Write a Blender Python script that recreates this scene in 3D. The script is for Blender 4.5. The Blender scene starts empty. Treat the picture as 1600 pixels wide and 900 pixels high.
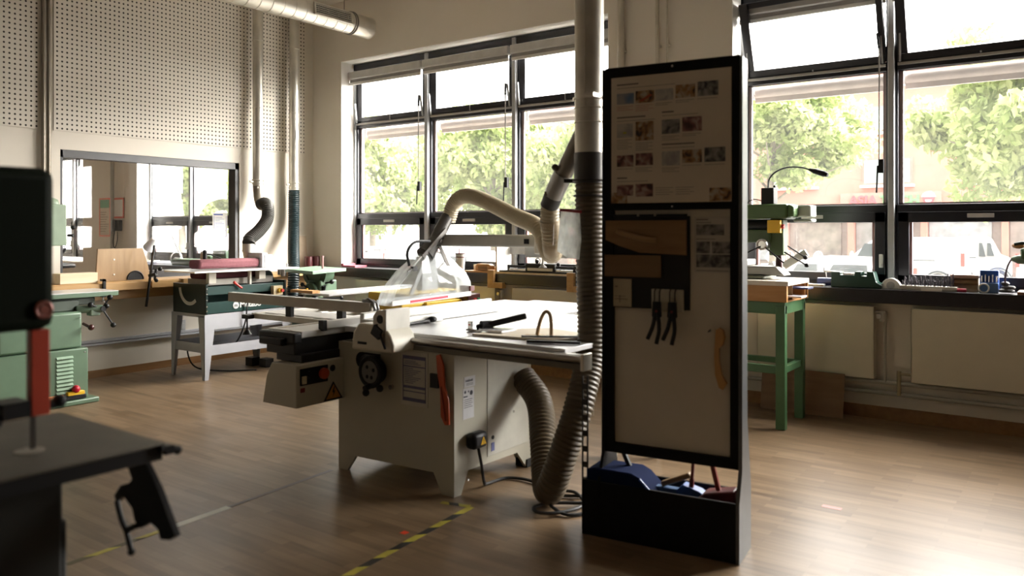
import bpy, bmesh, math, random
from mathutils import Vector, Matrix
random.seed(7)
S = bpy.context.scene
COL = S.collection

# ------------------------------------------------------------------ camera
cam = bpy.data.cameras.new('camera'); co = bpy.data.objects.new('camera', cam); COL.objects.link(co)
co.location = (8.15, -6.82, 1.5)
co.rotation_euler = (math.pi/2, 0, math.atan2(.5878, .8090))
cam.sensor_width = 36.0; cam.lens = 1239/1600*36
cam.shift_y = -91/1600
cam.clip_end = 300
cam.dof.use_dof = True; cam.dof.focus_distance = 8.2; cam.dof.aperture_fstop = 1.9
S.camera = co
# ------------------------------------------------------------------ light
W = bpy.data.worlds.new('sky'); S.world = W; W.use_nodes = True
WN = W.node_tree.nodes; WL = W.node_tree.links
bg = WN['Background']
def wnode(t, op=None, *vals):
    n = WN.new(t)
    if op: n.operation = op
    for i, v in enumerate(vals):
        if hasattr(v, 'links') or hasattr(v, 'is_linked'): WL.new(v, n.inputs[i])
        else: n.inputs[i].default_value = v
    return n
SKY_BASE, SKY_GLOW, SKY_POW = 4.0, 58.0, 2.5        # bright hazy sky with a broad glow around the hidden sun
tcw = WN.new('ShaderNodeTexCoord')
gd = Vector((.66, .66, .42)).normalized()
dt = wnode('ShaderNodeVectorMath', 'DOT_PRODUCT', tcw.outputs['Generated'], tuple(gd))
mxn = wnode('ShaderNodeMath', 'MAXIMUM', dt.outputs['Value'], 0.0)
pw = wnode('ShaderNodeMath', 'POWER', mxn.outputs[0], SKY_POW)
ml = wnode('ShaderNodeMath', 'MULTIPLY_ADD', pw.outputs[0], SKY_GLOW, SKY_BASE)
bg.inputs[0].default_value = (1.0, .965, .91, 1); WL.new(ml.outputs[0], bg.inputs[1])
def portal(x0, x1, z0, z1):
    l = bpy.data.lights.new('window_portal', 'AREA'); l.shape = 'RECTANGLE'; l.size = x1-x0; l.size_y = z1-z0
    l.cycles.is_portal = True
    o = bpy.data.objects.new('window_portal', l); COL.objects.link(o)
    o.location = ((x0+x1)/2, .42, (z0+z1)/2); o.rotation_euler = (-math.pi/2, 0, 0)
portal(.52, 4.36, 1.0, 3.6); portal(5.6, 9.4, 1.0, 3.6); portal(-8, -2.0, 1.0, 3.6)
S.view_settings.view_transform = 'Standard'; S.view_settings.look = 'None'
S.view_settings.gamma = 1; S.view_settings.use_curve_mapping = False
S.view_settings.exposure = 0.12
S.cycles.max_bounces = 10; S.cycles.diffuse_bounces = 6; S.cycles.transparent_max_bounces = 24
S.cycles.sample_clamp_indirect = 8
S.cycles.use_denoising = True

# ------------------------------------------------------------------ helpers
def V(*a): return Vector(a)
class MB:
    def __init__(s): s.bm = bmesh.new(); s.mi = 0
    def m(s, i): s.mi = i; return s
    def face(s, vs, sm=False):
        try: f = s.bm.faces.new(vs); f.material_index = s.mi; f.smooth = sm
        except ValueError: pass
    def box(s, x0, y0, z0, x1, y1, z1):
        x0, x1 = min(x0, x1), max(x0, x1); y0, y1 = min(y0, y1), max(y0, y1); z0, z1 = min(z0, z1), max(z0, z1)
        v = [s.bm.verts.new(p) for p in ((x0,y0,z0),(x1,y0,z0),(x1,y1,z0),(x0,y1,z0),(x0,y0,z1),(x1,y0,z1),(x1,y1,z1),(x0,y1,z1))]
        for f in ((3,2,1,0),(4,5,6,7),(0,1,5,4),(1,2,6,5),(2,3,7,6),(3,0,4,7)): s.face([v[i] for i in f])
        return s
    def obox(s, c, size, rot):            # box of given size centred at c, rotated by euler
        R_ = Matrix.Translation(c) @ rot.to_matrix().to_4x4() if hasattr(rot, 'to_matrix') else Matrix.Translation(c) @ rot
        n = len(s.bm.verts); s.bm.verts.ensure_lookup_table()
        a, b, d = size[0]/2, size[1]/2, size[2]/2
        v = [s.bm.verts.new(R_ @ V(*p)) for p in ((-a,-b,-d),(a,-b,-d),(a,b,-d),(-a,b,-d),(-a,-b,d),(a,-b,d),(a,b,d),(-a,b,d))]
        for f in ((3,2,1,0),(4,5,6,7),(0,1,5,4),(1,2,6,5),(2,3,7,6),(3,0,4,7)): s.face([v[i] for i in f])
        return s
    def bar(s, p, q, w, h):               # rectangular bar from p to q, w horizontal, h vertical
        p, q = V(*p), V(*q); d = (q-p); L = d.length; d.normalize()
        up = V(0,0,1) if abs(d.z) < .95 else V(0,1,0)
        x = d.cross(up).normalized(); u = x.cross(d).normalized()
        M = Matrix((x, d, u)).transposed().to_4x4()
        return s.obox((p+q)/2, (w, L, h), M)
    def rings(s, rings, closed=False, caps=True, sm=True):
        R_ = [[s.bm.verts.new(p) for p in r] for r in rings]
        n = len(R_[0]); k = len(R_)
        for i in range(k if closed else k-1):
            a, b = R_[i], R_[(i+1) % k]
            for j in range(n): s.face([a[j], a[(j+1)%n], b[(j+1)%n], b[j]], sm)
        if caps and not closed:
            s.face(R_[0][::-1]); s.face(R_[-1])
        return s
    def tube(s, pts, r, seg=12, closed=False, caps=True):
        pts = [V(*p) for p in pts]; n = len(pts)
        rad = r if callable(r) else (lambda i: r)
        t0 = (pts[1]-pts[0]).normalized(); u = t0.cross(V(0,0,1))
        if u.length < .05: u = t0.cross(V(0,1,0))
        u.normalize(); out = []
        for i in range(n):
            a = pts[i-1] if (i > 0 or closed) else pts[0]; b = pts[(i+1) % n] if (i < n-1 or closed) else pts[-1]
            t = (b-a).normalized(); u = (u - t*u.dot(t)).normalized(); w = t.cross(u)
            rr = rad(i)
            out.append([pts[i] + (u*math.cos(2*math.pi*j/seg) + w*math.sin(2*math.pi*j/seg))*rr for j in range(seg)])
        return s.rings(out, closed, caps)
    def rod(s, p, q, r, seg=12): return s.tube([p, q], r, seg)
    def cone(s, p, q, r0, r1, seg=20):
        return s.tube([p, q], lambda i: (r0, r1)[i], seg)
    def hose(s, pts, r, pitch=.018, amp=.07, seg=18):   # corrugated hose
        P = smooth(pts, 40); L = sum((P[i+1]-P[i]).length for i in range(len(P)-1))
        n = max(4, int(L/pitch)); Q = resample(P, n*4)
        return s.tube(Q, lambda i: r*(1 + amp*(.9, .2, -1, .2)[i % 4]), seg)
    def prism(s, poly, axis, a, b):       # polygon extruded along axis; poly in the two other axes in order
        def mk(p, t):
            return {'x': (t, p[0], p[1]), 'y': (p[0], t, p[1]), 'z': (p[0], p[1], t)}[axis]
        A = [s.bm.verts.new(mk(p, a)) for p in poly]; B = [s.bm.verts.new(mk(p, b)) for p in poly]
        n = len(poly)
        for i in range(n): s.face([A[i], A[(i+1)%n], B[(i+1)%n], B[i]])
        s.face(A[::-1]); s.face(B)
        return s
    def ball(s, c, r, sc=(1,1,1), u=14, v=8):
        m = Matrix.Translation(c) @ Matrix.Diagonal((sc[0]*r, sc[1]*r, sc[2]*r, 1))
        g = bmesh.ops.create_uvsphere(s.bm, u_segments=u, v_segments=v, radius=1, matrix=m)
        for f in {f for w in g['verts'] for f in w.link_faces}: f.material_index = s.mi; f.smooth = True
        return s
    def torus(s, c, R_, r, axis='z', seg=24, t=8, a0=0, a1=2*math.pi):
        full = abs(a1-a0-2*math.pi) < 1e-4; n = seg
        pts = []
        for i in range(n if full else n+1):
            a = a0+(a1-a0)*i/n; x, y = R_*math.cos(a), R_*math.sin(a)
            pts.append(V(*c) + (V(x,y,0) if axis == 'z' else V(x,0,y) if axis == 'y' else V(0,x,y)))
        return s.tube(pts, r, t, closed=full)
    def text(s, body, size, origin, xdir, ydir, ext=.002, bold=0, align='LEFT'):
        c = bpy.data.curves.new('t', 'FONT'); c.body = body; c.size = size; c.extrude = ext; c.offset = bold; c.align_x = align
        o = bpy.data.objects.new('t', c); COL.objects.link(o)
        me = bpy.data.meshes.new_from_object(o.evaluated_get(bpy.context.evaluated_depsgraph_get()))
        x = V(*xdir).normalized(); y = V(*ydir).normalized(); z = x.cross(y)
        M = Matrix((x, y, z)).transposed().to_4x4(); M.translation = V(*origin)
        n = len(s.bm.faces); me.transform(M); s.bm.from_mesh(me); s.bm.faces.ensure_lookup_table()
        for f in s.bm.faces[n:]: f.material_index = s.mi
        bpy.data.objects.remove(o); bpy.data.curves.remove(c); bpy.data.meshes.remove(me)
        return s
def smooth(pts, k=8):
    P = [V(*p) for p in pts]; P = [P[0]*2-P[1]] + P + [P[-1]*2-P[-2]]; out = []
    for i in range(1, len(P)-2):
        a, b, c, d = P[i-1:i+3]
        for j in range(k):
            t = j/k
            out.append(.5*((2*b)+(c-a)*t+(2*a-5*b+4*c-d)*t*t+(3*b-a-3*c+d)*t**3))
    out.append(P[-2]); return out
def resample(P, n):
    L = [0]
    for i in range(len(P)-1): L.append(L[-1]+(P[i+1]-P[i]).length)
    out = []; k = 0
    for i in range(n+1):
        t = L[-1]*i/n
        while k < len(L)-2 and L[k+1] < t: k += 1
        f = (t-L[k])/max(1e-9, L[k+1]-L[k]); out.append(P[k].lerp(P[k+1], min(1, max(0, f))))
    return out
ORG = {}
def props(o, label=None, cat=None, group=None, kind=None):
    if label: o['label'] = label
    if cat: o['category'] = cat
    if group: o['group'] = group
    if kind: o['kind'] = kind
    return o
def thing(name, label, cat, loc, group=None, rotz=0, kind=None):
    o = bpy.data.objects.new(name, None); COL.objects.link(o); o.location = loc; o.rotation_euler = (0, 0, rotz)
    o.empty_display_size = .1
    ORG[o.name] = V(0,0,0) if rotz else V(*loc)      # rotated things: parts are given in local coordinates
    return props(o, label, cat, group, kind)
def mk(name, mb, mat, parent=None, label=None, bev=0, smooth_=False, kind=None):
    bmesh.ops.recalc_face_normals(mb.bm, faces=mb.bm.faces)
    vs = mb.bm.verts
    lo = V(*(min(v.co[i] for v in vs) for i in range(3))); hi = V(*(max(v.co[i] for v in vs) for i in range(3)))
    c = (lo+hi)/2
    if parent is None: c.z = lo.z
    for v in vs: v.co -= c
    me = bpy.data.meshes.new(name); mb.bm.to_mesh(me); mb.bm.free()
    me.set_sharp_from_angle(angle=math.radians(42))
    for mm in (mat if isinstance(mat, (list, tuple)) else [mat]): me.materials.append(mm)
    o = bpy.data.objects.new(name, me); COL.objects.link(o)
    if parent is not None:
        o.parent = parent; o.location = c - ORG[parent.name]
    else: o.location = c
    ORG[o.name] = c
    if bev:
        b = o.modifiers.new('bevel', 'BEVEL'); b.width = bev; b.segments = 2; b.limit_method = 'ANGLE'
    if smooth_:
        for p in me.polygons: p.use_smooth = True
    return props(o, label, kind=kind)
def solo(name, mb, mat, label, cat, group=None, bev=0, kind=None):
    return props(mk(name, mb, mat, bev=bev), label, cat, group, kind)
def struct(name, mb, mat, parent=None, bev=0):
    o = mk(name, mb, mat, parent, bev=bev)
    o['kind'] = 'structure'
    return o
def dup(root, loc, label=None, rotz=None):
    r = root.copy(); COL.objects.link(r); r.location = loc
    if rotz is not None: r.rotation_euler = (0, 0, rotz)
    if label: r['label'] = label
    for ch in list(root.children):
        c = ch.copy(); COL.objects.link(c); c.parent = r
        for g in list(ch.children):
            d = g.copy(); COL.objects.link(d); d.parent = c
    return r

# ------------------------------------------------------------------ materials
def M(name, col, rough=.5, metal=0., var=.08, scale=9., bump=0., alpha=None, coat=0., stretch=(1,1,1), spec=.5, col2=None):
    m = bpy.data.materials.new(name); m.use_nodes = True; nt = m.node_tree; N = nt.nodes; L = nt.links
    b = N['Principled BSDF']; b.inputs['Roughness'].default_value = rough; b.inputs['Metallic'].default_value = metal
    b.inputs['Specular IOR Level'].default_value = spec; b.inputs['Coat Weight'].default_value = coat
    tc = N.new('ShaderNodeTexCoord'); mp = N.new('ShaderNodeMapping'); mp.inputs['Scale'].default_value = stretch
    nz = N.new('ShaderNodeTexNoise'); nz.inputs['Scale'].default_value = scale; nz.inputs['Detail'].default_value = 4
    L.new(tc.outputs['Object'], mp.inputs[0]); L.new(mp.outputs[0], nz.inputs['Vector'])
    r = N.new('ShaderNodeValToRGB'); r.color_ramp.elements[0].position = .3; r.color_ramp.elements[1].position = .7
    c2 = col2 or tuple(min(1, c*(1+var)) for c in col)
    c1 = tuple(c*(1-var) for c in col) if not col2 else col
    r.color_ramp.elements[0].color = (*c1, 1); r.color_ramp.elements[1].color = (*c2, 1)
    L.new(nz.outputs['Fac'], r.inputs[0]); L.new(r.outputs[0], b.inputs['Base Color'])
    if bump:
        bp = N.new('ShaderNodeBump'); bp.inputs['Strength'].default_value = bump; bp.inputs['Distance'].default_value = .01
        L.new(nz.outputs['Fac'], bp.inputs['Height']); L.new(bp.outputs[0], b.inputs['Normal'])
    if alpha is not None: b.inputs['Alpha'].default_value = alpha
    return m
def wood(name, c1, c2, axis=0, rough=.45):
    st = [9, 9, 9]; st[axis] = 1.0
    return M(name, c1, rough, 0, scale=2.2, stretch=tuple(st), col2=c2, bump=.05)
wall_m = M('wall_paint', (.66,.61,.53), .75, var=.015, scale=3, bump=.02)
dark_wall = M('brown_wall_paint', (.38,.33,.27), .8, var=.03)
white_m = M('reveal_paint', (.80,.78,.74), .6, var=.01)
ceil_m = M('ceiling_paint', (.60,.55,.48), .8, var=.02)
black_frame = M('dark_frame_metal', (.014,.015,.022), .3, var=.1, spec=.6)
grey_post = M('light_grey_metal', (.42,.43,.44), .35, var=.04)
rubber = M('black_rubber', (.012,.012,.012), .55, var=.15)
blackp = M('black_plastic', (.010,.010,.011), .45, var=.1, spec=.3)
galv = M('galvanised_steel', (.60,.57,.50), .42, .75, var=.12, scale=6, bump=.03)
steel = M('bright_steel', (.62,.62,.63), .25, .9, var=.06)
castiron = M('ground_cast_iron', (.72,.72,.73), .30, .6, var=.08, scale=5)
alu = M('anodised_aluminium', (.48,.47,.45), .4, .5, var=.03)
beige = M('machine_beige_paint', (.46,.44,.36), .42, var=.02)
beige2 = M('beige_casting_paint', (.60,.57,.48), .45, var=.03)
green_pale = M('pale_green_paint', (.115,.185,.12), .38, var=.06)
green_mid = M('green_hammer_paint', (.06,.15,.065), .35, var=.08)
green_dark = M('dark_green_paint', (.004,.016,.012), .3, var=.08)
green_black = M('black_green_paint', (.004,.007,.003), .6, var=.1, spec=.1)
grey_blue = M('light_grey_stand_paint', (.42,.43,.46), .38, var=.03)
maroon = M('maroon_belt', (.10,.022,.028), .85, var=.12, scale=40)
redp = M('red_paint', (.55,.03,.02), .4, var=.08)
redguard = M('red_guard_paint', (.40,.045,.02), .4, var=.08)
orange_red = M('orange_plastic', (.42,.06,.012), .35, var=.08)
yellow = M('yellow_plastic', (.75,.45,.02), .4, var=.05)
yellow_m = M('yellow_machine_paint', (.55,.36,.03), .45, var=.06)
bluep = M('blue_plastic', (.006,.012,.045), .85, var=.1, spec=.05)
blueb = M('bright_blue_plastic', (.02,.09,.42), .35, var=.1)
white_pl = M('white_plastic', (.75,.75,.73), .4, var=.03)
paper = M('white_paper', (.72,.70,.66), .7, var=.02)
fabric = M('blind_fabric', (.62,.60,.57), .8, var=.03)
rad_m = M('radiator_enamel', (.60,.555,.44), .42, var=.02)
pipe_paint = M('painted_pipe', (.36,.34,.29), .4, var=.05)
hose_cream = M('cream_hose', (.47,.40,.27), .45, var=.06)
hose_brown = M('brown_grey_hose', (.10,.075,.042), .5, var=.1)
hose_grey = M('dark_grey_hose', (.04,.038,.033), .45, var=.1)
hose_green = M('dark_teal_hose', (.006,.018,.021), .4, var=.15)
ply = wood('plywood', (.25,.15,.065), (.33,.21,.10), 2)
beech = wood('beech_wood', (.36,.20,.07), (.46,.28,.11), 1)
pine = wood('pale_pine', (.62,.50,.32), (.70,.60,.42), 1)
oak_dark = wood('orange_wood', (.36,.17,.045), (.50,.26,.09), 0)
brownboard = wood('brown_hardboard', (.17,.085,.035), (.22,.12,.055), 0)
skirt = wood('skirting_wood', (.20,.10,.035), (.27,.14,.055), 1)
white_board = M('white_lacquer_board', (.60,.55,.46), .5, var=.02)
black_board = M('black_lacquer', (.004,.004,.004), .55, var=.15, spec=.2)
brick_pink = M('pink_facade', (.50,.22,.17), .8, var=.05, scale=2)
asph = M('street_asphalt', (.14,.14,.14), .9, var=.1, scale=3)
carwhite = M('white_car_paint', (.50,.50,.50), .3, var=.01, coat=.4)
carglass = M('car_window_glass', (.07,.08,.085), .6, var=.05, spec=.1)
bark = M('bark', (.22,.19,.15), .9, var=.2)
red_lens = M('red_tail_lamp', (.6,.05,.04), .3, var=.05)

def floor_mat():
    m = bpy.data.materials.new('parquet'); m.use_nodes = True; nt = m.node_tree; N = nt.nodes; L = nt.links
    b = N['Principled BSDF']; g = N.new('ShaderNodeTexCoord')
    br = N.new('ShaderNodeTexBrick'); br.inputs['Scale'].default_value = 1; br.inputs['Brick Width'].default_value = .42; br.inputs['Row Height'].default_value = .055
    br.inputs['Mortar Size'].default_value = .0012; br.offset = .37
    br.inputs['Color1'].default_value = (.0,.0,.0,1); br.inputs['Color2'].default_value = (1,1,1,1); br.inputs['Mortar'].default_value = (.1,.1,.1,1)
    L.new(g.outputs['Object'], br.inputs['Vector'])
    mp = N.new('ShaderNodeMapping'); mp.inputs['Scale'].default_value = (1.1, 14, 1); L.new(g.outputs['Object'], mp.inputs[0])
    nz = N.new('ShaderNodeTexNoise'); nz.inputs['Scale'].default_value = 2; nz.inputs['Detail'].default_value = 5; L.new(mp.outputs[0], nz.inputs['Vector'])
    big = N.new('ShaderNodeTexNoise'); big.inputs['Scale'].default_value = 1.3; big.inputs['Detail'].default_value = 6; L.new(g.outputs['Object'], big.inputs['Vector'])
    def math_(op, a, b_):
        n = N.new('ShaderNodeMath'); n.operation = op
        for i, x in enumerate((a, b_)):
            if isinstance(x, (int, float)): n.inputs[i].default_value = x
            else: L.new(x, n.inputs[i])
        return n.outputs[0]
    f = math_('ADD', math_('MULTIPLY', br.outputs['Color'], .28), math_('MULTIPLY', nz.outputs['Fac'], .55))
    f = math_('ADD', f, math_('MULTIPLY', big.outputs['Fac'], .25))
    r = N.new('ShaderNodeValToRGB'); e = r.color_ramp.elements; e[0].position = .25; e[0].color = (.105,.066,.035,1); e[1].position = .85; e[1].color = (.27,.185,.11,1)
    L.new(f, r.inputs[0]); L.new(r.outputs[0], b.inputs['Base Color'])
    L.new(math_('ADD', math_('MULTIPLY', big.outputs['Fac'], .25), .24), b.inputs['Roughness'])
    bp = N.new('ShaderNodeBump'); bp.inputs['Strength'].default_value = .12; bp.inputs['Distance'].default_value = .004
    L.new(f, bp.inputs['Height']); L.new(bp.outputs[0], b.inputs['Normal'])
    b.inputs['Specular IOR Level'].default_value = .45
    return m
floor_m = floor_mat()

def perforated():
    m = bpy.data.materials.new('perforated_board'); m.use_nodes = True; nt = m.node_tree; N = nt.nodes; L = nt.links
    b = N['Principled BSDF']; g = N.new('ShaderNodeNewGeometry'); sp = N.new('ShaderNodeSeparateXYZ'); L.new(g.outputs['Position'], sp.inputs[0])
    def mt(op, *a):
        n = N.new('ShaderNodeMath'); n.operation = op
        for i, x in enumerate(a):
            if isinstance(x, (int, float)): n.inputs[i].default_value = x
            else: L.new(x, n.inputs[i])
        return n.outputs[0]
    S_ = .0470
    def cell(o, off): return mt('SUBTRACT', mt('FRACT', mt('DIVIDE', mt('ADD', o, off), S_)), .5)
    a = cell(sp.outputs['Y'], 20.16); c = cell(sp.outputs['Z'], -2.468)
    d = mt('SQRT', mt('ADD', mt('MULTIPLY', a, a), mt('MULTIPLY', c, c)))
    hole = mt('LESS_THAN', d, .205)
    mx = N.new('ShaderNodeMixRGB'); L.new(hole, mx.inputs[0]); mx.inputs[1].default_value = (.66,.61,.53,1); mx.inputs[2].default_value = (.035,.028,.02,1)
    L.new(mx.outputs[0], b.inputs['Base Color']); b.inputs['Roughness'].default_value = .8
    return m
perf_m = perforated()

def glass_mat(name='window_glass', haze=.05, tint=(1,1,1), refl=1.45):
    m = bpy.data.materials.new(name); m.use_nodes = True; nt = m.node_tree; N = nt.nodes; L = nt.links
    N.remove(N['Principled BSDF']); out = N['Material Output']
    t = N.new('ShaderNodeBsdfTransparent'); t.inputs[0].default_value = (*tint, 1)
    g = N.new('ShaderNodeBsdfGlossy'); g.inputs['Roughness'].default_value = .02
    f = N.new('ShaderNodeFresnel'); f.inputs[0].default_value = refl
    ge = N.new('ShaderNodeNewGeometry'); io = N.new('ShaderNodeMath'); io.operation = 'MULTIPLY_ADD'
    io.inputs[1].default_value = 1/refl-refl; io.inputs[2].default_value = refl; L.new(ge.outputs['Backfacing'], io.inputs[0]); L.new(io.outputs[0], f.inputs[0])
    mx = N.new('ShaderNodeMixShader'); L.new(f.outputs[0], mx.inputs[0]); L.new(t.outputs[0], mx.inputs[1]); L.new(g.outputs[0], mx.inputs[2])
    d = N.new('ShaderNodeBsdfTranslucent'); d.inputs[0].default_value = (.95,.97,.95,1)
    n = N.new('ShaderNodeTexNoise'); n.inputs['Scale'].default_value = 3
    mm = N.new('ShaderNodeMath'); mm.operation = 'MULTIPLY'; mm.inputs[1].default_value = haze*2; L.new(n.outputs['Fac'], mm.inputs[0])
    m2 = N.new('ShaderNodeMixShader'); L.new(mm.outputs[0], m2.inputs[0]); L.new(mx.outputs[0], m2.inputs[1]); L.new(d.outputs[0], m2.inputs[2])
    L.new(m2.outputs[0], out.inputs[0]); return m
glass = glass_mat('window_glass', .008); guard_plastic = glass_mat('clear_guard_plastic', .36, (.80,.83,.86)); bag_m = glass_mat('clear_bag_plastic', .75, (.80,.84,.90))  # window_glass haze: white veil in the glass imitating washed-out glare outside
glass_in = glass_mat('interior_window_glass', .01)  # inner pane gets the same built-in white veil in place of glare

def leaf_mat():
    m = bpy.data.materials.new('leaves'); m.use_nodes = True; nt = m.node_tree; N = nt.nodes; L = nt.links
    N.remove(N['Principled BSDF']); out = N['Material Output']
    n = N.new('ShaderNodeTexNoise'); n.inputs['Scale'].default_value = 2.2
    tc = N.new('ShaderNodeTexCoord'); L.new(tc.outputs['Object'], n.inputs['Vector'])
    r = N.new('ShaderNodeValToRGB'); r.color_ramp.elements[0].position = .35; r.color_ramp.elements[1].position = .65
    r.color_ramp.elements[0].color = (.30,.38,.14,1); r.color_ramp.elements[1].color = (.52,.56,.30,1); L.new(n.outputs['Fac'], r.inputs[0])
    d = N.new('ShaderNodeBsdfDiffuse'); t = N.new('ShaderNodeBsdfTranslucent'); L.new(r.outputs[0], d.inputs[0]); L.new(r.outputs[0], t.inputs[0])
    mx = N.new('ShaderNodeMixShader'); mx.inputs[0].default_value = .45; L.new(d.outputs[0], mx.inputs[1]); L.new(t.outputs[0], mx.inputs[2]); L.new(mx.outputs[0], out.inputs[0])
    return m
leaves = leaf_mat()
def photo_mat(name, cols, sc):
    m = bpy.data.materials.new(name); m.use_nodes = True; nt = m.node_tree; N = nt.nodes; L = nt.links
    b = N['Principled BSDF']; tc = N.new('ShaderNodeTexCoord'); n = N.new('ShaderNodeTexNoise'); n.inputs['Scale'].default_value = sc; n.inputs['Detail'].default_value = 1.5
    n.inputs['Distortion'].default_value = .6
    L.new(tc.outputs['Object'], n.inputs['Vector']); r = N.new('ShaderNodeValToRGB'); L.new(n.outputs['Fac'], r.inputs[0])
    e = r.color_ramp.elements; e[0].position = .34; e[0].color = (*cols[0], 1); e[1].position = .64; e[1].color = (*cols[-1], 1)
    for i, c in enumerate(cols[1:-1]):
        k = e.new(.34+.3*(i+1)/(len(cols)-1)); k.color = (*c, 1)
    L.new(r.outputs[0], b.inputs['Base Color']); b.inputs['Roughness'].default_value = .5; return m

# ================================================================== SETTING
X0, X1, Y0, Y1, H = -9.5, 11.5, -9.5, .4, 4.37
struct('floor', MB().box(X0, Y0, -.12, X1, .02, 0), floor_m)
struct('ceiling', MB().box(X0-.3, Y0-.3, H, X1+.3, Y1+.2, H+.3), ceil_m)
struct('wall_right', MB().box(X1, Y0, 0, X1+.25, Y1, H), dark_wall)
struct('wall_front', MB().box(X0, Y0-.25, 0, X1, Y0, H), dark_wall)
struct('wall_far_left', MB().box(X0-.25, Y0, 0, X0, Y1, H), wall_m)
# window wall, with openings for three window strips
w = MB()
WT, WB = 3.62, .93
op = [(-4.32, -.40), (.53, 4.36), (5.60, 9.40)]
xs = [X0, -10] 
prev = -6.10
w.box(prev, 0, 0, op[0][0], Y1, H)
for (a, b), nx in zip(op, [op[1][0], op[2][0], X1]):
    w.box(a, 0, 0, b, Y1, WB); w.box(a, 0, WT, b, Y1, H); w.box(b, 0, 0, nx, Y1, H)
w.box(X0, 0, 0, -6.10, Y1, WB); w.box(X0, 0, WT, -6.10, Y1, H)
struct('wall_back', w, wall_m)
w = MB()
for a, b in op:
    w.box(a-.001, 0.001, WB, a+.006, Y1-.1, WT); w.box(b-.006, .001, WB, b+.001, Y1-.1, WT); w.box(a, .001, WT-.006, b, Y1-.1, WT+.001)
struct('trim_1', w, white_m)
# left wall with an internal window
LY0, LY1, LZ0, LZ1 = -3.135, -1.108, .985, 2.29
w = MB()
w.box(-.18, Y0, 0, 0, LY0, H).box(-.18, LY1, 0, 0, 0, H).box(-.18, LY0, 0, 0, LY1, LZ0).box(-.18, LY0, LZ1, 0, LY1, H)
wl = struct('wall_left', w, wall_m)
w = MB(); w.box(0, -3.20, 2.468, .012, -.155, H).box(0, Y0+.2, 2.468, .012, -3.335, H)
struct('acoustic_panel', w, perf_m, wl)
# internal window
r = thing('window_3', None, None, (-.09, (LY0+LY1)/2, LZ0), kind='structure')
w = MB(); t = .055
w.box(-.15, LY0, LZ0, -.015, LY0+.03, LZ1).box(-.15, LY1-.045, LZ0, -.015, LY1, LZ1).box(-.15, LY0, LZ1-.075, -.015, LY1, LZ1).box(-.15, LY0, LZ0, -.015, LY1, LZ0+.075)
struct('window_frame', w, M('grey_steel_frame', (.05,.048,.05), .4, var=.05), r)
struct('pane', MB().box(-.10, LY0+.03, LZ0+.07, -.094, LY1-.045, LZ1-.07), glass_in, r)
struct('baseboard_left', MB().box(0, Y0+.1, 0, .015, -.01, .075), skirt)
struct('baseboard_back', MB().box(.02, -.016, 0, X1-.05, 0, .10), skirt)

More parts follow.
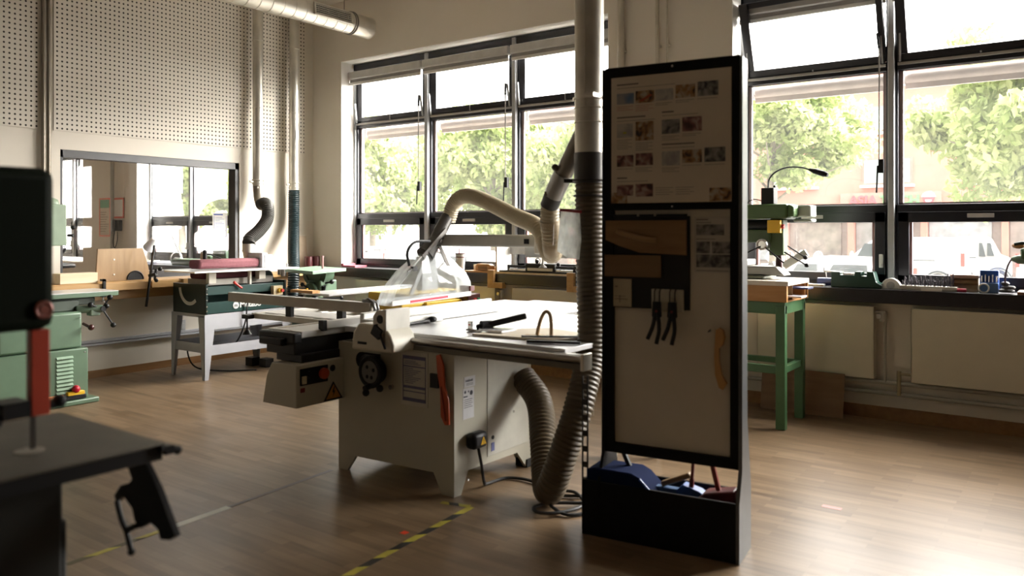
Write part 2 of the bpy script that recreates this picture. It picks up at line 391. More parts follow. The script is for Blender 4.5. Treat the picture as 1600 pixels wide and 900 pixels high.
def window(idx, x0, mull, x1, tilt=(), rods=True):
    r = thing('window_%d' % idx, None, None, ((x0+x1)/2, .3, 1.04), kind='structure')
    ys, ye = .24, .34
    edges = [x0] + mull + [x1]
    f = MB()
    f.box(x0, ys, 1.0, x0+.05, ye, WT-.01).box(x1-.05, ys, 1.0, x1, ye, WT-.01)
    f.box(x0, ys-.03, 3.53, x1, ye, WT-.01).box(x0, ys, 1.0, x1, ye, 1.07)
    for mx in mull: f.box(mx-.045, ys, 1.0, mx+.045, ye, WT-.01)
    for z0, z1 in ((2.80, 2.875), (1.635, 1.705)): f.box(x0, ys, z0, x1, ye, z1)
    struct('window_frame', f, black_frame, r, .004)
    for mx in mull: struct('mullion_post', MB().box(mx-.024, ys-.05, 1.0, mx+.024, ys, WT-.02), grey_post, r, .005)
    struct('jamb_post', MB().box(x0+.003, ys-.03, 1.0, x0+.035, ys, WT-.02), grey_post, r, .004)
    n = len(edges)-1
    for i in range(n):
        a, b = edges[i]+(.05 if i == 0 else .045), edges[i+1]-(.05 if i == n-1 else .045)
        struct('transom_rail', MB().box(a, ys-.025, 2.835, b, ys, 2.855), M('rail_grey', (.40,.38,.35), .4), r)
        # upper hopper sash
        s = MB(); z0, z1 = 2.875, 3.52
        ang = math.radians(20) if i in tilt else 0
        s.box(a, ys-.01, z0, b, ys+.05, z0+.055).box(a, ys+.03, z1-.05, b, ys+.06, z1).box(a, ys-.002, z0, a+.075, ys+.05, z1).box(b-.05, ys-.002, z0, b, ys+.05, z1)
        g = MB().box(a+.055, ys+.02, z0+.06, b-.045, ys+.026, z1-.045)
        if ang:
            Rm = Matrix.Translation((0, ys, z0)) @ Matrix.Rotation(ang, 4, 'X') @ Matrix.Translation((0, -ys, -z0))
            s.bm.transform(Rm); g.bm.transform(Rm)
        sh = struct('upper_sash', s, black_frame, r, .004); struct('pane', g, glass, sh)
        st = MB()
        for xx, dx in ((a+.02, .012), (b-.02, -.012)): st.bar((xx, ys-.03, 2.86), (xx+dx*.5, ys-.07, 3.10), .012, .02)
        st.box((a+b)/2-.006, ys-.012, 2.865, (a+b)/2+.006, ys-.002, 2.93)
        struct('sash_stay', st, grey_post, r)
        # fixed middle pane with slim light bead
        bead = MB(); z0, z1 = 1.70, 2.815
        for q in ((a, z0, a+.03, z1), (b-.03, z0, b, z1), (a, z0, b, z0+.02), (a, z1-.02, b, z1)): bead.box(q[0], ys+.045, q[1], q[2], ys+.07, q[3])
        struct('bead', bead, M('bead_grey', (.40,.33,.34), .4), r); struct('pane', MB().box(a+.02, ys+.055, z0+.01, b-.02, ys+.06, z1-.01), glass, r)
        # lower sash
        s = MB(); z0, z1 = 1.065, 1.645
        s.box(a, ys-.02, z0, b, ys+.04, z0+.075).box(a, ys-.02, z1-.085, b, ys+.04, z1).box(a, ys-.02, z0, a+.085, ys+.04, z1).box(b-.085, ys-.02, z0, b, ys+.04, z1)
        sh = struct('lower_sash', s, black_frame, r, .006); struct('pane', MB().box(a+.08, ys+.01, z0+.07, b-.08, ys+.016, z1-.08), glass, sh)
        bd = MB()
        for q in ((a+.085, z0+.075, a+.105, z1-.085), (b-.105, z0+.075, b-.085, z1-.085)): bd.box(q[0], ys+.0, q[1], q[2], ys+.03, q[3])
        struct('bead', bd, M('bead_rose', (.40,.22,.22), .4), sh)
        struct('vent_grip', MB().box((a+b)/2-.09, ys-.035, z1-.05, (a+b)/2+.09, ys-.02, z1-.02), M('grip_grey', (.5,.48,.45), .4), sh, .003)
        struct('sash_handle', MB().box(b-.045, ys-.05, 1.19, b-.015, ys-.02, 1.30).box(b-.04, ys-.075, 1.20, b-.02, ys-.05, 1.22), white_pl, sh, .003)
    return edges
def blinds(edges, side, y=.14):
    nm = ['first', 'second', 'third', 'fourth']
    for i in range(len(edges)-1):
        a, b = edges[i]+.012, edges[i+1]-.02
        r = thing('roller_blind', 'pale rolled blind at the head of the %s window, %s bay from the left' % (side, nm[i]), 'blind', ((a+b)/2, y, 3.44), 'roller blinds of the workshop windows')
        mk('cassette', MB().box(a, y-.035, 3.405, b, y+.05, 3.50), M('cassette_grey', (.50,.49,.47), .5), r, bev=.01)
        mk('bottom_bar', MB().box(a+.005, y-.015, 3.335, b-.005, y+.01, 3.37), fabric, r, bev=.006)
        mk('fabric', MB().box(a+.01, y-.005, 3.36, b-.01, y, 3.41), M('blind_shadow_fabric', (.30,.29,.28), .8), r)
        a += .06; b -= .03
        r = thing('sun_blind', 'outer sunshade below the transom of the %s window, %s bay from the left' % (side, nm[i]), 'blind', ((a+b)/2, .42, 2.70), 'outer sunshades of the workshop windows')
        mk('roll', MB().rod((a, .43, 2.755), (b, .43, 2.755), .055, 16).box(a, .40, 2.665, b, .425, 2.76), M('shade_fabric', (.62,.55,.50), .8), r)
        mk('end_bracket', MB().box(a-.02, .36, 2.70, a, .46, 2.81).box(b, .36, 2.70, b+.02, .46, 2.81), white_pl, r)
e1 = window(1, .524, [1.79, 3.075], 4.36)
e2 = window(2, 5.60, [6.855, 8.11], 9.40, tilt=(0, 1))
blinds(e1, 'left'); blinds(e2, 'right')
window(4, -4.32, [-3.13, -1.95], -.40); window(5, -9.3, [-8.0, -6.87], -6.10)
for i, (x, s_) in enumerate(((1.73, 'left window strip, first post'), (3.01, 'left window strip, second post'), (6.78, 'right window strip, post behind the drill press'))):
    r = thing('crank_rod', 'slim hanging crank rod for the upper sashes, %s' % s_, 'crank rod', (x, .12, 1.9), 'window crank rods')
    mk('rod', MB().rod((x, .13, 3.0), (x, .13, 1.98), .006, 8), M('rod_grey', (.25,.23,.21), .4, .4), r)
    mk('knuckle', MB().rod((x, .13, 2.97), (x-.02, .16, 3.10), .012, 8), blackp, r)
    mk('handle', MB().box(x-.004, .115, 1.96, x+.034, .15, 2.07).rod((x-.01, .12, 2.02), (x-.018, .12, 1.80), .007), blackp, r)
# black sill ledge
s = MB(); s.box(.53, -.12, .925, 9.9, -.001, 1.035).box(.53, -.001, .935, 4.36, .24, 1.035).box(5.60, -.001, .935, 9.4, .24, 1.035)
struct('trim_2', s, M('dark_sill_stone', (.018,.016,.020), .3, var=.1, scale=30, spec=.5), bev=.006)
# skirting pipes
for i, (z, rr) in enumerate(((.30, .017), (.215, .017))):
    solo('heating_pipe', MB().rod((.05, -.05, z), (10.5, -.05, z), rr), pipe_paint, ('upper' if i == 0 else 'lower')+' grey heating pipe running along the window wall above the skirting', 'pipe')
solo('cable_trunking', MB().box(.001, -3.6, .33, .05, -.15, .352).box(.001, -3.6, .358, .04, -.15, .385), M('trunking_grey', (.40,.41,.44), .4), 'grey double cable trunking along the lower left wall', 'trunking', bev=.003)
# radiators
def radiator(x0, x1, label, valve):
    r = thing('radiator', label, 'radiator', ((x0+x1)/2, -.07, .32), 'flat panel radiators under the sill')
    mk('panel', MB().box(x0, -.105, .325, x1, -.095, .895).box(x0, -.105, .325, x0+.012, -.03, .895).box(x1-.012, -.105, .325, x1, -.03, .895).box(x0+.01, -.10, .335, x1-.01, -.035, .885), rad_m, r, bev=.006)
    for xx in (x0+.15, x1-.15): mk('bracket', MB().box(xx-.02, -.035, .36, xx+.02, -.002, .84), pipe_paint, r)
    if valve == 'r':
        mk('valve', MB().rod((x1, -.06, .85), (x1+.07, -.06, .85), .012).rod((x1+.05, -.06, .86), (x1+.05, -.06, .78), .02).rod((x1+.03, -.10, .82), (x1+.03, -.06, .82), .018), M('valve_chrome', (.5,.48,.44), .3, .6), r)
        mk('riser', MB().rod((x1+.07, -.06, .85), (x1+.07, -.06, .30), .011), pipe_paint, r)
    else:
        mk('valve', MB().rod((x0, -.06, .38), (x0-.09, -.06, .38), .012).rod((x0-.09, -.06, .40), (x0-.09, -.06, .21), .016), M('valve_brass', (.35,.30,.2), .35, .6), r)
radiator(.90, 3.05, 'long cream panel radiator under the left window strip, nearest the room corner', 'r')
radiator(3.27, 5.25, 'cream panel radiator behind the table saw outfeed table', 'l')
radiator(5.86, 6.79, 'cream panel radiator behind the green drill press stand', 'r')
radiator(7.05, 9.2, 'wide cream panel radiator at the right edge of the photo', 'l')
# wall risers
for x, rr, lab in ((4.52, .035, 'thick pale riser pipe on the pier beside the left window'), (4.90, .018, 'slim pale conduit on the pier, left of a pair'), (5.0, .010, 'thin pale conduit on the pier, right of a pair')):
    r = thing('wall_conduit', lab, 'pipe', (x, -.04, 1.04), 'pipes running up the pier between the windows')
    mk('pipe', MB().rod((x, -.045, 1.04), (x, -.045, H), rr, 14), M('conduit_cream', (.50,.46,.38), .35), r)
    mk('clip', MB().box(x-rr-.006, -.045, 3.2, x+rr+.006, 0, 3.22).box(x-rr-.006, -.045, 2.0, x+rr+.006, 0, 2.02), galv, r)
r = thing('wall_conduit', 'pair of brownish steel conduits running up the left wall beside the inner window', 'pipe', (.05, -3.285, 2.0))
for y in (-3.31, -3.262): mk('pipe', MB().rod((.045, y, 1.06), (.045, y, H), .020, 12), M('conduit_dark', (.22,.19,.15), .35, .5), r)

# ================================================================== VENTILATION DUCT
cx, cz, R_ = 1.2, 3.905, .125
r = thing('ventilation_duct', 'round spiral ventilation duct with a slotted grille under the ceiling', 'duct', (cx, -.25, cz))
d = MB(); d.tube([(cx, y, cz) for y in (-.45, -9.2)], R_, 32)
for i in range(60):
    y = -.60-.145*i; d.torus((cx, y, cz), R_+.001, .0035, 'y', 32, 6)
mk('duct', d, galv, r)
mk('end_cap', MB().tube([(cx, -.16, cz), (cx, -.45, cz)], R_*1.0, 32).torus((cx, -.165, cz), R_, .005, 'y', 32, 6), galv, r)
mk('joint_ring', MB().torus((cx, -.45, cz), R_+.004, .009, 'y', 32, 8).torus((cx, -.48, cz), R_+.004, .006, 'y', 32, 8), M('ring_dark', (.2,.19,.17), .4, .6), r)
g = MB(); g.m(0)
ca, sa = math.cos(math.radians(6)), math.sin(math.radians(6))
def gp(y, t, o): return (cx + (R_+o)*ca - t*sa, y, cz + (R_+o)*sa + t*ca)
def gbar(y0, y1, t, o0, hh, ww):
    c0 = V(*gp(y0, t, o0+.008)); c1 = V(*gp(y1, t, o0+.008)); Mx = Matrix.Rotation(-math.radians(6), 4, 'Y')
    g.obox((c0+c1)/2, (ww, y1-y0, hh), Mx)
gbar(-1.10, -.55, .062, .0, .012, .022); gbar(-1.10, -.55, -.062, .0, .012, .022)
gbar(-1.10, -1.08, 0, .0, .13, .022); gbar(-.57, -.55, 0, .0, .13, .022)
for i in range(5): gbar(-1.08, -.57, -.044+.022*i, .0, .007, .018)
g.m(1); gbar(-1.09, -.56, 0, -.012, .125, .012)
mk('grille', g, [galv, blackp], r)
mk('hanger_wire', MB().rod((cx, -.55, cz+R_), (cx, -.55, H), .004, 6), M('wire', (.1,.09,.08), .4, .6), r)

# ================================================================== NEIGHBOURING ROOM, seen through the inner window
r = thing('safety_poster', 'tall red-framed safety poster with green header on the pier of the next room', 'poster', (-5.35, -.01, 1.36))
mk('sheet', MB().box(-5.50, -.012, 1.40, -5.13, -.002, 2.02), [M('poster_tan', (.50,.40,.28), .6)], r)
mk('border', MB().box(-5.50, -.016, 1.385, -5.475, -.001, 2.035).box(-5.155, -.016, 1.385, -5.13, -.001, 2.035).box(-5.50, -.016, 2.01, -5.13, -.001, 2.035).box(-5.50, -.016, 1.385, -5.13, -.001, 1.41), M('poster_red', (.65,.12,.06), .5), r)
mk('header', MB().box(-5.475, -.015, 1.87, -5.155, -.003, 2.01), M('poster_green', (.05,.22,.08), .5), r)
t = MB()
for i in range(9): t.box(-5.46, -.015, 1.47+.04*i, -5.46+.16+.12*((i*37) % 7)/7, -.003, 1.48+.04*i)
mk('print', t, M('print_dark', (.16,.12,.08), .6), r)
r = thing('notice', 'small red-framed white notice right of the tall poster in the next room', 'notice', (-4.9, -.01, 1.68))
mk('sheet', MB().box(-5.05, -.012, 1.70, -4.70, -.002, 2.02), paper, r)
mk('border', MB().box(-5.06, -.016, 1.69, -5.03, -.001, 2.03).box(-4.73, -.016, 1.69, -4.70, -.001, 2.03).box(-5.06, -.016, 2.0, -4.70, -.001, 2.03).box(-5.06, -.016, 1.69, -4.70, -.001, 1.72), M('notice_red', (.65,.12,.06), .5), r)
r = thing('wall_phone', 'dark wall telephone with hanging cord on the pier of the next room', 'telephone', (-4.85, -.03, 1.35))
mk('body', MB().box(-4.93, -.06, 1.48, -4.76, -.001, 1.66), blackp, r, bev=.01)
mk('handset', MB().box(-4.92, -.10, 1.47, -4.87, -.06, 1.67), blackp, r, bev=.012)
mk('cord', MB().tube(smooth([(-4.90, -.06, 1.47), (-4.93, -.07, 1.30), (-4.88, -.07, 1.20), (-4.84, -.05, 1.32), (-4.85, -.04, 1.47)]), .007, 6), blackp, r)
solo('riser_pipe', MB().rod((-4.98, -.06, 0), (-4.98, -.06, H), .03), pipe_paint, 'pale riser pipe on the pier of the next room', 'pipe')
r = thing('swivel_chair', 'black swivel chair with open backrest in the next room', 'chair', (-4.6, -1.15, 0))
b = MB(); b.tube(smooth([(-4.85,-1.15,1.35),(-4.80,-1.15,1.46),(-4.55,-1.15,1.48),(-4.32,-1.15,1.46),(-4.28,-1.15,1.30),(-4.35,-1.15,1.18),(-4.6,-1.15,1.15),(-4.8,-1.15,1.2),(-4.85,-1.15,1.35)], 6), .045, 8); b.box(-4.52,-1.17,1.17,-4.42,-1.13,1.46)
mk('backrest', b, blackp, r)
mk('seat', MB().box(-4.85, -1.45, .92, -4.3, -.95, .99), blackp, r, bev=.03)
mk('column', MB().rod((-4.58,-1.2,.1), (-4.58,-1.2,.93), .03).rod((-4.58,-1.13,.95), (-4.58,-1.13,1.2), .02), steel, r)
bb = MB()
for k in range(5):
    a = k*2*math.pi/5; bb.bar((-4.58,-1.2,.1), (-4.58+.3*math.cos(a), -1.2+.3*math.sin(a), .05), .05, .03); bb.ball((-4.58+.3*math.cos(a), -1.2+.3*math.sin(a), .03), .03)
mk('base', bb, blackp, r)
r = thing('wire_shelf', 'pale wire grid shelf at the left of the next room', 'shelf', (-4.3, -1.9, 0))
g = MB()
for i in range(7): g.rod((-4.62+.1*i, -1.9, .35), (-4.62+.1*i, -1.9, 1.42), .005, 5)
for j in range(10): g.rod((-4.62, -1.9, .45+.105*j), (-4.02, -1.9, .45+.105*j), .005, 5)
mk('grid', g, galv, r)
mk('side_post', MB().rod((-4.63,-1.9,0), (-4.63,-1.9,1.75), .014).rod((-4.01,-1.9,0), (-4.01,-1.9,1.75), .014), galv, r)
solo('white_carton', MB().box(-4.55, -2.2, 1.425, -4.05, -1.8, 1.60).box(-4.56,-2.21,1.57,-4.04,-1.79,1.605), paper, 'white carton standing on the wire shelf of the next room', 'box')
bpy.data.objects['white_carton'].location.z = 1.427
# inner ledge with desk lamp and small machine
solo('window_bench', MB().box(-4.3, -.55, .90, -.3, -.03, .99).box(-4.25,-.5,0,-4.15,-.4,.9).box(-.45,-.5,0,-.35,-.4,.9).box(-2.4,-.5,0,-2.3,-.4,.9), M('dark_bench', (.03,.035,.06), .4), 'long dark bench under the windows of the next room', 'bench')
r = thing('desk_lamp', 'white jointed desk lamp standing on the bench of the next room', 'lamp', (-2.5, -.3, .99))
mk('base', MB().cone((-2.5,-.3,.99), (-2.5,-.3,1.03), .09, .07), white_pl, r)
mk('arm', MB().rod((-2.5,-.3,1.03), (-2.85,-.3,1.50), .013).rod((-2.85,-.3,1.50), (-3.25,-.3,1.38), .013), white_pl, r)
mk('shade', MB().cone((-3.22,-.3,1.40), (-3.42,-.3,1.22), .03, .09), white_pl, r)
r = thing('small_lathe', 'small pale green bench machine with handwheel in the next room', 'machine', (-2.1, -.3, .99))
mk('bed', MB().box(-2.6,-.42,.992,-1.3,-.2,1.08), green_pale, r, bev=.01)
mk('headstock', MB().box(-1.6,-.42,1.08,-1.3,-.18,1.22).box(-1.9,-.4,1.08,-1.7,-.2,1.14), green_pale, r, bev=.02)
mk('handwheel', MB().torus((-2.68,-.3,1.08), .09, .012, 'x').rod((-2.72,-.3,1.08), (-2.58,-.3,1.08), .015), steel, r)
solo('wooden_peg', MB().rod((-1.75,-.47,.99), (-1.75,-.47,1.20), .028).rod((-1.75,-.47,1.0),(-1.75,-.47,1.02),.032), ply, 'upright wooden dowel on the bench of the next room', 'dowel')
r = thing('notice', 'blue-printed white notice taped to the right of the inner window glass', 'notice', (-.09, -1.31, 1.40))
mk('sheet', MB().box(-.0925, -1.405, 1.41, -.090, -1.21, 1.70), paper, r)
t = MB(); t.box(-.0895,-1.39,1.67,-.0885,-1.27,1.685).box(-.0895,-1.39,1.42,-.0885,-1.225,1.424).box(-.0895,-1.39,1.49,-.0885,-1.225,1.494).box(-.0895,-1.39,1.50,-.0885,-1.386,1.66).box(-.0895,-1.229,1.42,-.0885,-1.225,1.66)
for i in range(8): t.box(-.0895,-1.37,1.515+.018*i,-.0885,-1.25-.03*(i%3),1.519+.018*i)
mk('print', t, M('print_blue', (.06,.10,.32), .6), r)

# ================================================================== LEFT WALL BENCH
r = thing('wall_bench', 'long timber workbench top along the left wall under the inner window', 'workbench', (.2, -1.9, .80))
mk('worktop', MB().box(.016, -3.70, .935, .36, -.10, .985), beech, r, bev=.004)
mk('front_rail', MB().box(.36, -3.70, .90, .40, -2.45, .975).box(.36,-2.42,.905,.40,-1.72,.975), beech, r, bev=.003)
mk('apron', MB().box(.016, -3.70, .80, .22, -.10, .935), wood('apron_wood', (.36,.20,.075), (.46,.28,.12), 1), r)
mk('vice_jaw', MB().box(.34,-2.10,.915,.44,-1.55,.985), beech, r, bev=.006)
mk('wall_bracket', MB().prism([(.016,.45),(.05,.45),(.34,.80),(.34,.80),(.016,.80)], 'y', -.62, -.57).prism([(.016,.45),(.05,.45),(.34,.80),(.016,.80)], 'y', -3.62, -3.57), galv, r)
solo('timber_offcut', MB().box(.20,-3.30,.9855,.36,-2.95,1.085), pine, 'pale rectangular timber offcut at the left end of the wall bench', 'wood block', bev=.003)
r = thing('bench_clamp', 'small black screw clamp gripping the wall bench beside the timber offcut', 'clamp', (.41, -2.60, .88))
mk('frame', MB().box(.405,-2.615,.86,.43,-2.59,1.02).box(.36,-2.615,1.0,.43,-2.59,1.02).box(.36,-2.615,.845,.43,-2.59,.862), blackp, r)
mk('screw', MB().rod((.395,-2.602,.80), (.395,-2.602,.86), .008).rod((.37,-2.602,.80),(.42,-2.602,.80),.006), steel, r)
r.location.y -= .315
j = MB().prism([(-2.90,.986),(-2.88,1.31),(-2.42,1.31),(-2.36,1.12),(-2.34,.986)], 'x', .20, .222)
r = thing('plywood_jig', 'slanted plywood jig board leaning upright on the wall bench', 'jig', (.21,-2.6,.985))
mk('board', j, ply, r)
mk('cutout_cover', MB().tube([(.225,-2.50+.085*math.cos(a),.99+.085*math.sin(a)) for a in [math.pi*k/12 for k in range(13)]], .008, 6).prism([(-2.50+.08*math.cos(a),.987+.08*math.sin(a)) for a in [math.pi*k/12 for k in range(13)]], 'x', .2235, .226), blackp, r, 'dark rounded cutout')
mk('dowel', MB().rod((.222,-2.72,1.20),(.228,-2.72,1.20),.008).rod((.222,-2.72,1.05),(.228,-2.72,1.05),.008), paper, r)
r = thing('bar_clamp', 'long black bar clamp hanging over the front of the wall bench', 'clamp', (.43,-2.44,.7))
mk('bar', MB().bar((.43,-2.50,.72),(.40,-2.395,1.34),.03,.012), blackp, r)
mk('jaw', MB().bar((.40,-2.45,1.03),(.48,-2.42,1.05),.03,.03).rod((.47,-2.43,.99),(.47,-2.42,1.10),.012), blackp, r)
mk('knob', MB().ball((.48,-2.38,1.10),.022).ball((.48,-2.42,.985),.02), blackp, r)
solo('green_cloth', MB().ball((-.30,-2.30,1.0),.16,(1,1.2,.5)), M('green_fabric', (.05,.30,.14), .9, bump=.8, scale=14), 'crumpled green cloth lying behind the inner window', 'cloth')
bpy.data.objects['green_cloth'].location = (-.42,-.62+.3,.99)
# steel conduit socket
solo('wall_socket', MB().box(0,-1.90,.36,.03,-1.82,.50).box(.03,-1.885,.40,.034,-1.835,.46), M('socket_grey', (.45,.45,.45), .4), 'grey wall socket under the trunking behind the sander stand', 'socket', bev=.003)
# leaning board and cans in the corner
solo('leaning_board', MB().prism([(-.27,.99),(-.27,1.42),(-.15,1.42),(-.12,.99)], 'x', .03, .045), M('beige_board', (.50,.40,.29), .6), 'narrow beige board leaning in the room corner above the bench', 'board')
for i, y in enumerate((-.24, -.125)):
    r = thing('tin_can', 'dark red tin can on the corner of the wall bench, %s of two' % ('left' if i == 0 else 'right'), 'can', (.20, y, .985), 'dark red cans on the wall bench')
    mk('body', MB().rod((.20,y,.986),(.20,y,1.16),.05,20), M('can_red', (.09,.02,.022), .35), r)
    mk('rim', MB().torus((.20,y,1.16),.05,.004,'z').torus((.20,y,.99),.05,.004,'z'), M('can_rim', (.14,.05,.05), .3, .4), r)

# ================================================================== EXTRACTION DROP PIPES ON THE LEFT WALL
r = thing('extraction_pipe', 'galvanised drop pipe with a bent black hose feeding the edge sander', 'pipe', (.14, -.95, 2.0))
mk('pipe', MB().rod((.14,-.95,2.02),(.14,-.95,H),.062,24), galv, r)
mk('pipe_ring', MB().torus((.14,-.95,2.95),.064,.005,'z').torus((.14,-.95,3.75),.064,.006,'z'), galv, r)
mk('hose_clamp', MB().torus((.14,-.95,2.09),.066,.008,'z').torus((.14,-.95,2.05),.066,.005,'z').rod((.14,-1.02,2.07),(.14,-1.06,2.07),.014).ball((.20,-1.0,2.0),.012), galv, r)
mk('elbow', MB().tube(smooth([(.14,-.95,2.04),(.15,-.95,1.92),(.19,-.96,1.83),(.27,-.98,1.79)],6),.06,20), M('worn_elbow', (.36,.32,.26), .4, .6, var=.3), r)
mk('hose', MB().hose([(.23,-.97,1.80),(.34,-1.0,1.81),(.47,-1.06,1.76),(.54,-1.12,1.62),(.60,-1.27,1.49),(.64,-1.42,1.40),(.66,-1.45,1.35)],.068,.022,.06,20), hose_grey, r)
mk('hood_collar', MB().rod((.66,-1.455,1.345),(.66,-1.455,1.26),.066,24).torus((.66,-1.455,1.265),.067,.005,'z'), galv, r)
mk('reducer', MB().cone((.66,-1.455,1.26),(.66,-1.455,1.12),.062,.038), galv, r)
r = thing('extraction_pipe', 'galvanised drop pipe with long dark teal hose standing beside the corner', 'pipe', (.14, -.42, 2.0))
mk('pipe', MB().rod((.14,-.42,2.0),(.14,-.42,H),.06,24), galv, r)
mk('pipe_ring', MB().torus((.14,-.42,2.95),.062,.005,'z').torus((.14,-.42,3.75),.062,.006,'z'), galv, r)
mk('hose_clamp', MB().torus((.14,-.42,2.08),.064,.008,'z').torus((.14,-.42,2.02),.064,.006,'z').rod((.14,-.49,2.06),(.14,-.53,2.06),.013), galv, r)
mk('hose', MB().hose([(.14,-.42,1.99),(.15,-.43,1.6),(.27,-.53,1.30),(.44,-.66,1.02),(.475,-.70,.8),(.475,-.71,.40)],.066,.026,.07,20), hose_green, r)
mk('pipe_tag', MB().box(.198,-.44,2.62,.203,-.40,2.74), paper, r)

# ================================================================== EDGE SANDER ON ITS STAND
r = thing('edge_sander', 'dark green edge sanding machine with maroon belt on a light grey stand', 'sander', (.78, -1.7, 0))
def tleg(x, y, sx, sy):   # splayed sheet-metal leg, wide at the top, narrow at the foot
    m_ = MB(); t = .004
    m_.prism([(y, .64), (y+sy*.13, .64), (y+sy*.045, 0), (y, 0)], 'x', x, x-sx*t)
    m_.prism([(x, .64), (x-sx*.11, .64), (x-sx*.04, 0), (x, 0)], 'y', y, y+sy*t)
    return m_
sx0, sx1, sy0, sy1 = .47, 1.06, -2.25, -1.20
for x, sx in ((sx1, 1), (sx0, -1)):
    for y, sy in ((sy0, 1), (sy1, -1)): mk('leg', tleg(x, y, sx, sy), grey_blue, r)
st = MB(); st.box(sx0,sy0,.625,sx1,sy1,.655); st.box(sx1-.006,sy0,.50,sx1+.002,sy1,.65)
st.box(sx0+.03,sy0+.004,.27,sx1-.02,sy0+.012,.36).box(sx1-.02,sy0+.03,.24,sx1-.012,sy1-.03,.34).box(sx0+.02,sy0+.03,.27,sx0+.028,sy1-.03,.36)
mk('stand_rails', st, grey_blue, r)
mk('stand_shelf', MB().box(sx0+.03,sy0+.02,.285,sx1-.02,sy1-.03,.292), M('shelf_grey', (.24,.25,.28), .5), r)
mk('body_end', MB().box(.50,-2.25,.656,1.08,-2.225,.955), green_dark, r, bev=.004); mk('body_end', MB().box(.50,-1.30,.656,1.08,-1.275,.955), green_dark, r, bev=.004)
a = MB()
for k in range(14):
    t0 = math.radians(185+k*(115)/13); t1 = math.radians(185+(k+1)*(115)/13)
    a.prism([(.80+rr*math.cos(tt), .925+rr*math.sin(tt)) for rr, tt in ((.19,t0),(.19,t1),(.155,t1),(.155,t0))], 'y', -2.2535, -2.2495)
mk('tilt_scale', a, M('scale_metal', (.62,.60,.55), .35, .3), r)
mk('body_panel', MB().box(1.045,-2.225,.845,1.07,-1.3,.93).box(1.045,-2.225,.66,1.07,-1.3,.775).box(.50,-2.225,.66,.525,-1.3,.93).box(.52,-2.225,.66,1.05,-1.3,.67), M('teal_panel', (.005,.034,.029), .35), r, bev=.003)
bo = MB()
for z in (.69,.735,.80,.86,.91):  bo.rod((1.055,-2.238,z),(1.084,-2.238,z),.007,8)
mk('bolt', bo, steel, r)
lg = MB(); lg.torus((1.0715,-1.90,.725),.032,.004,'x',24,6); lg.rod((1.071,-1.90,.725),(1.0735,-1.90,.725),.027,24)
lg.text('Metabo', .085, (1.0715,-1.855,.70), (0,1,0), (0,0,1), .0015, .002)
mk('logo', lg, white_pl, r)
lg = MB(); lg.text('m', .05, (1.0740,-1.92,.71), (0,1,0), (0,0,1), .0008, .001); mk('logo_mark', lg, green_dark, r)
mk('switch_box', MB().box(1.07,-1.47,.80,1.12,-1.35,.90), M('switch_cream', (.62,.52,.33), .45), r, bev=.004)
mk('switch_button', MB().rod((1.12,-1.40,.85),(1.15,-1.40,.85),.026,16), yellow, r, 'yellow switch plate')
mk('stop_button', MB().rod((1.15,-1.385,.85),(1.168,-1.385,.85),.018,16), redp, r, 'red stop button')
# tilting head
mk('mount', MB().box(.60,-2.15,.93,.95,-1.35,1.0).box(.64,-2.0,1.0,.90,-1.45,1.06), M('cast_grey', (.30,.28,.25), .45, .4), r, bev=.008)
mk('belt_housing', MB().box(.70,-2.19,1.0,.94,-1.47,1.075), maroon, r, bev=.02)
mk('sanding_belt', MB().box(.72,-2.22,1.10,.92,-1.49,1.195), M('belt_rose', (.17,.055,.065), .85, var=.12, scale=50), r, bev=.03)
mk('backstop', MB().box(.70,-1.49,1.095,.95,-1.42,1.25).box(.93,-1.46,1.10,.955,-1.36,1.23), M('head_white', (.60,.60,.60), .4), r, bev=.005)
mk('work_table', MB().box(.62,-2.42,1.075,1.16,-1.16,1.092), castiron, r, bev=.003)
for _m in (MB().rod((.88,-1.2,1.0),(.88,-1.2,1.09),.03,16),): mk('table_knob', _m, steel, r)
mk('table_knob', MB().rod((1.0,-1.25,.99),(1.0,-1.25,1.09),.03,16).rod((1.05,-1.24,1.09),(1.05,-1.24,1.13),.012), steel, r)
for _m in (MB().box(.98,-2.18,.96,1.03,-2.1,1.075), MB().box(.98,-1.6,.98,1.05,-1.52,1.075), MB().rod((1.02,-1.7,.93),(1.02,-1.7,1.07),.02)): mk('table_support', _m, beige2, r)
mk('motor', MB().rod((.78,-1.62,.96),(.78,-1.28,.96),.09,20), M('motor_dark', (.02,.04,.035), .4), r)
mk('clamp_lever', MB().rod((1.10,-1.85,.90),(1.09,-1.93,.96),.012).ball((1.09,-1.93,.96),.016), redp, r)
mk('belt_knob', MB().rod((.74,-2.04,1.195),(.74,-2.04,1.26),.022).ball((.74,-2.04,1.27),.024).rod((.74,-2.0,1.25),(.78,-1.88,1.20),.006), blackp, r)
mk('power_cable', MB().tube(smooth([(1.085,-1.72,.84),(1.095,-1.78,.72),(1.09,-1.80,.55),(1.02,-1.84,.36),(.95,-1.9,.30),(.7,-2.1,.31),(.52,-2.1,.25),(.50,-2.0,.05),(.75,-1.85,.012),(1.0,-1.6,.012)]),.008,8), rubber, r)
mk('foot_pad', MB().box(.60,-1.45,0,.72,-1.35,.09), rubber, r); mk('foot_pad', MB().box(.80,-1.42,0,.92,-1.32,.09), rubber, r)

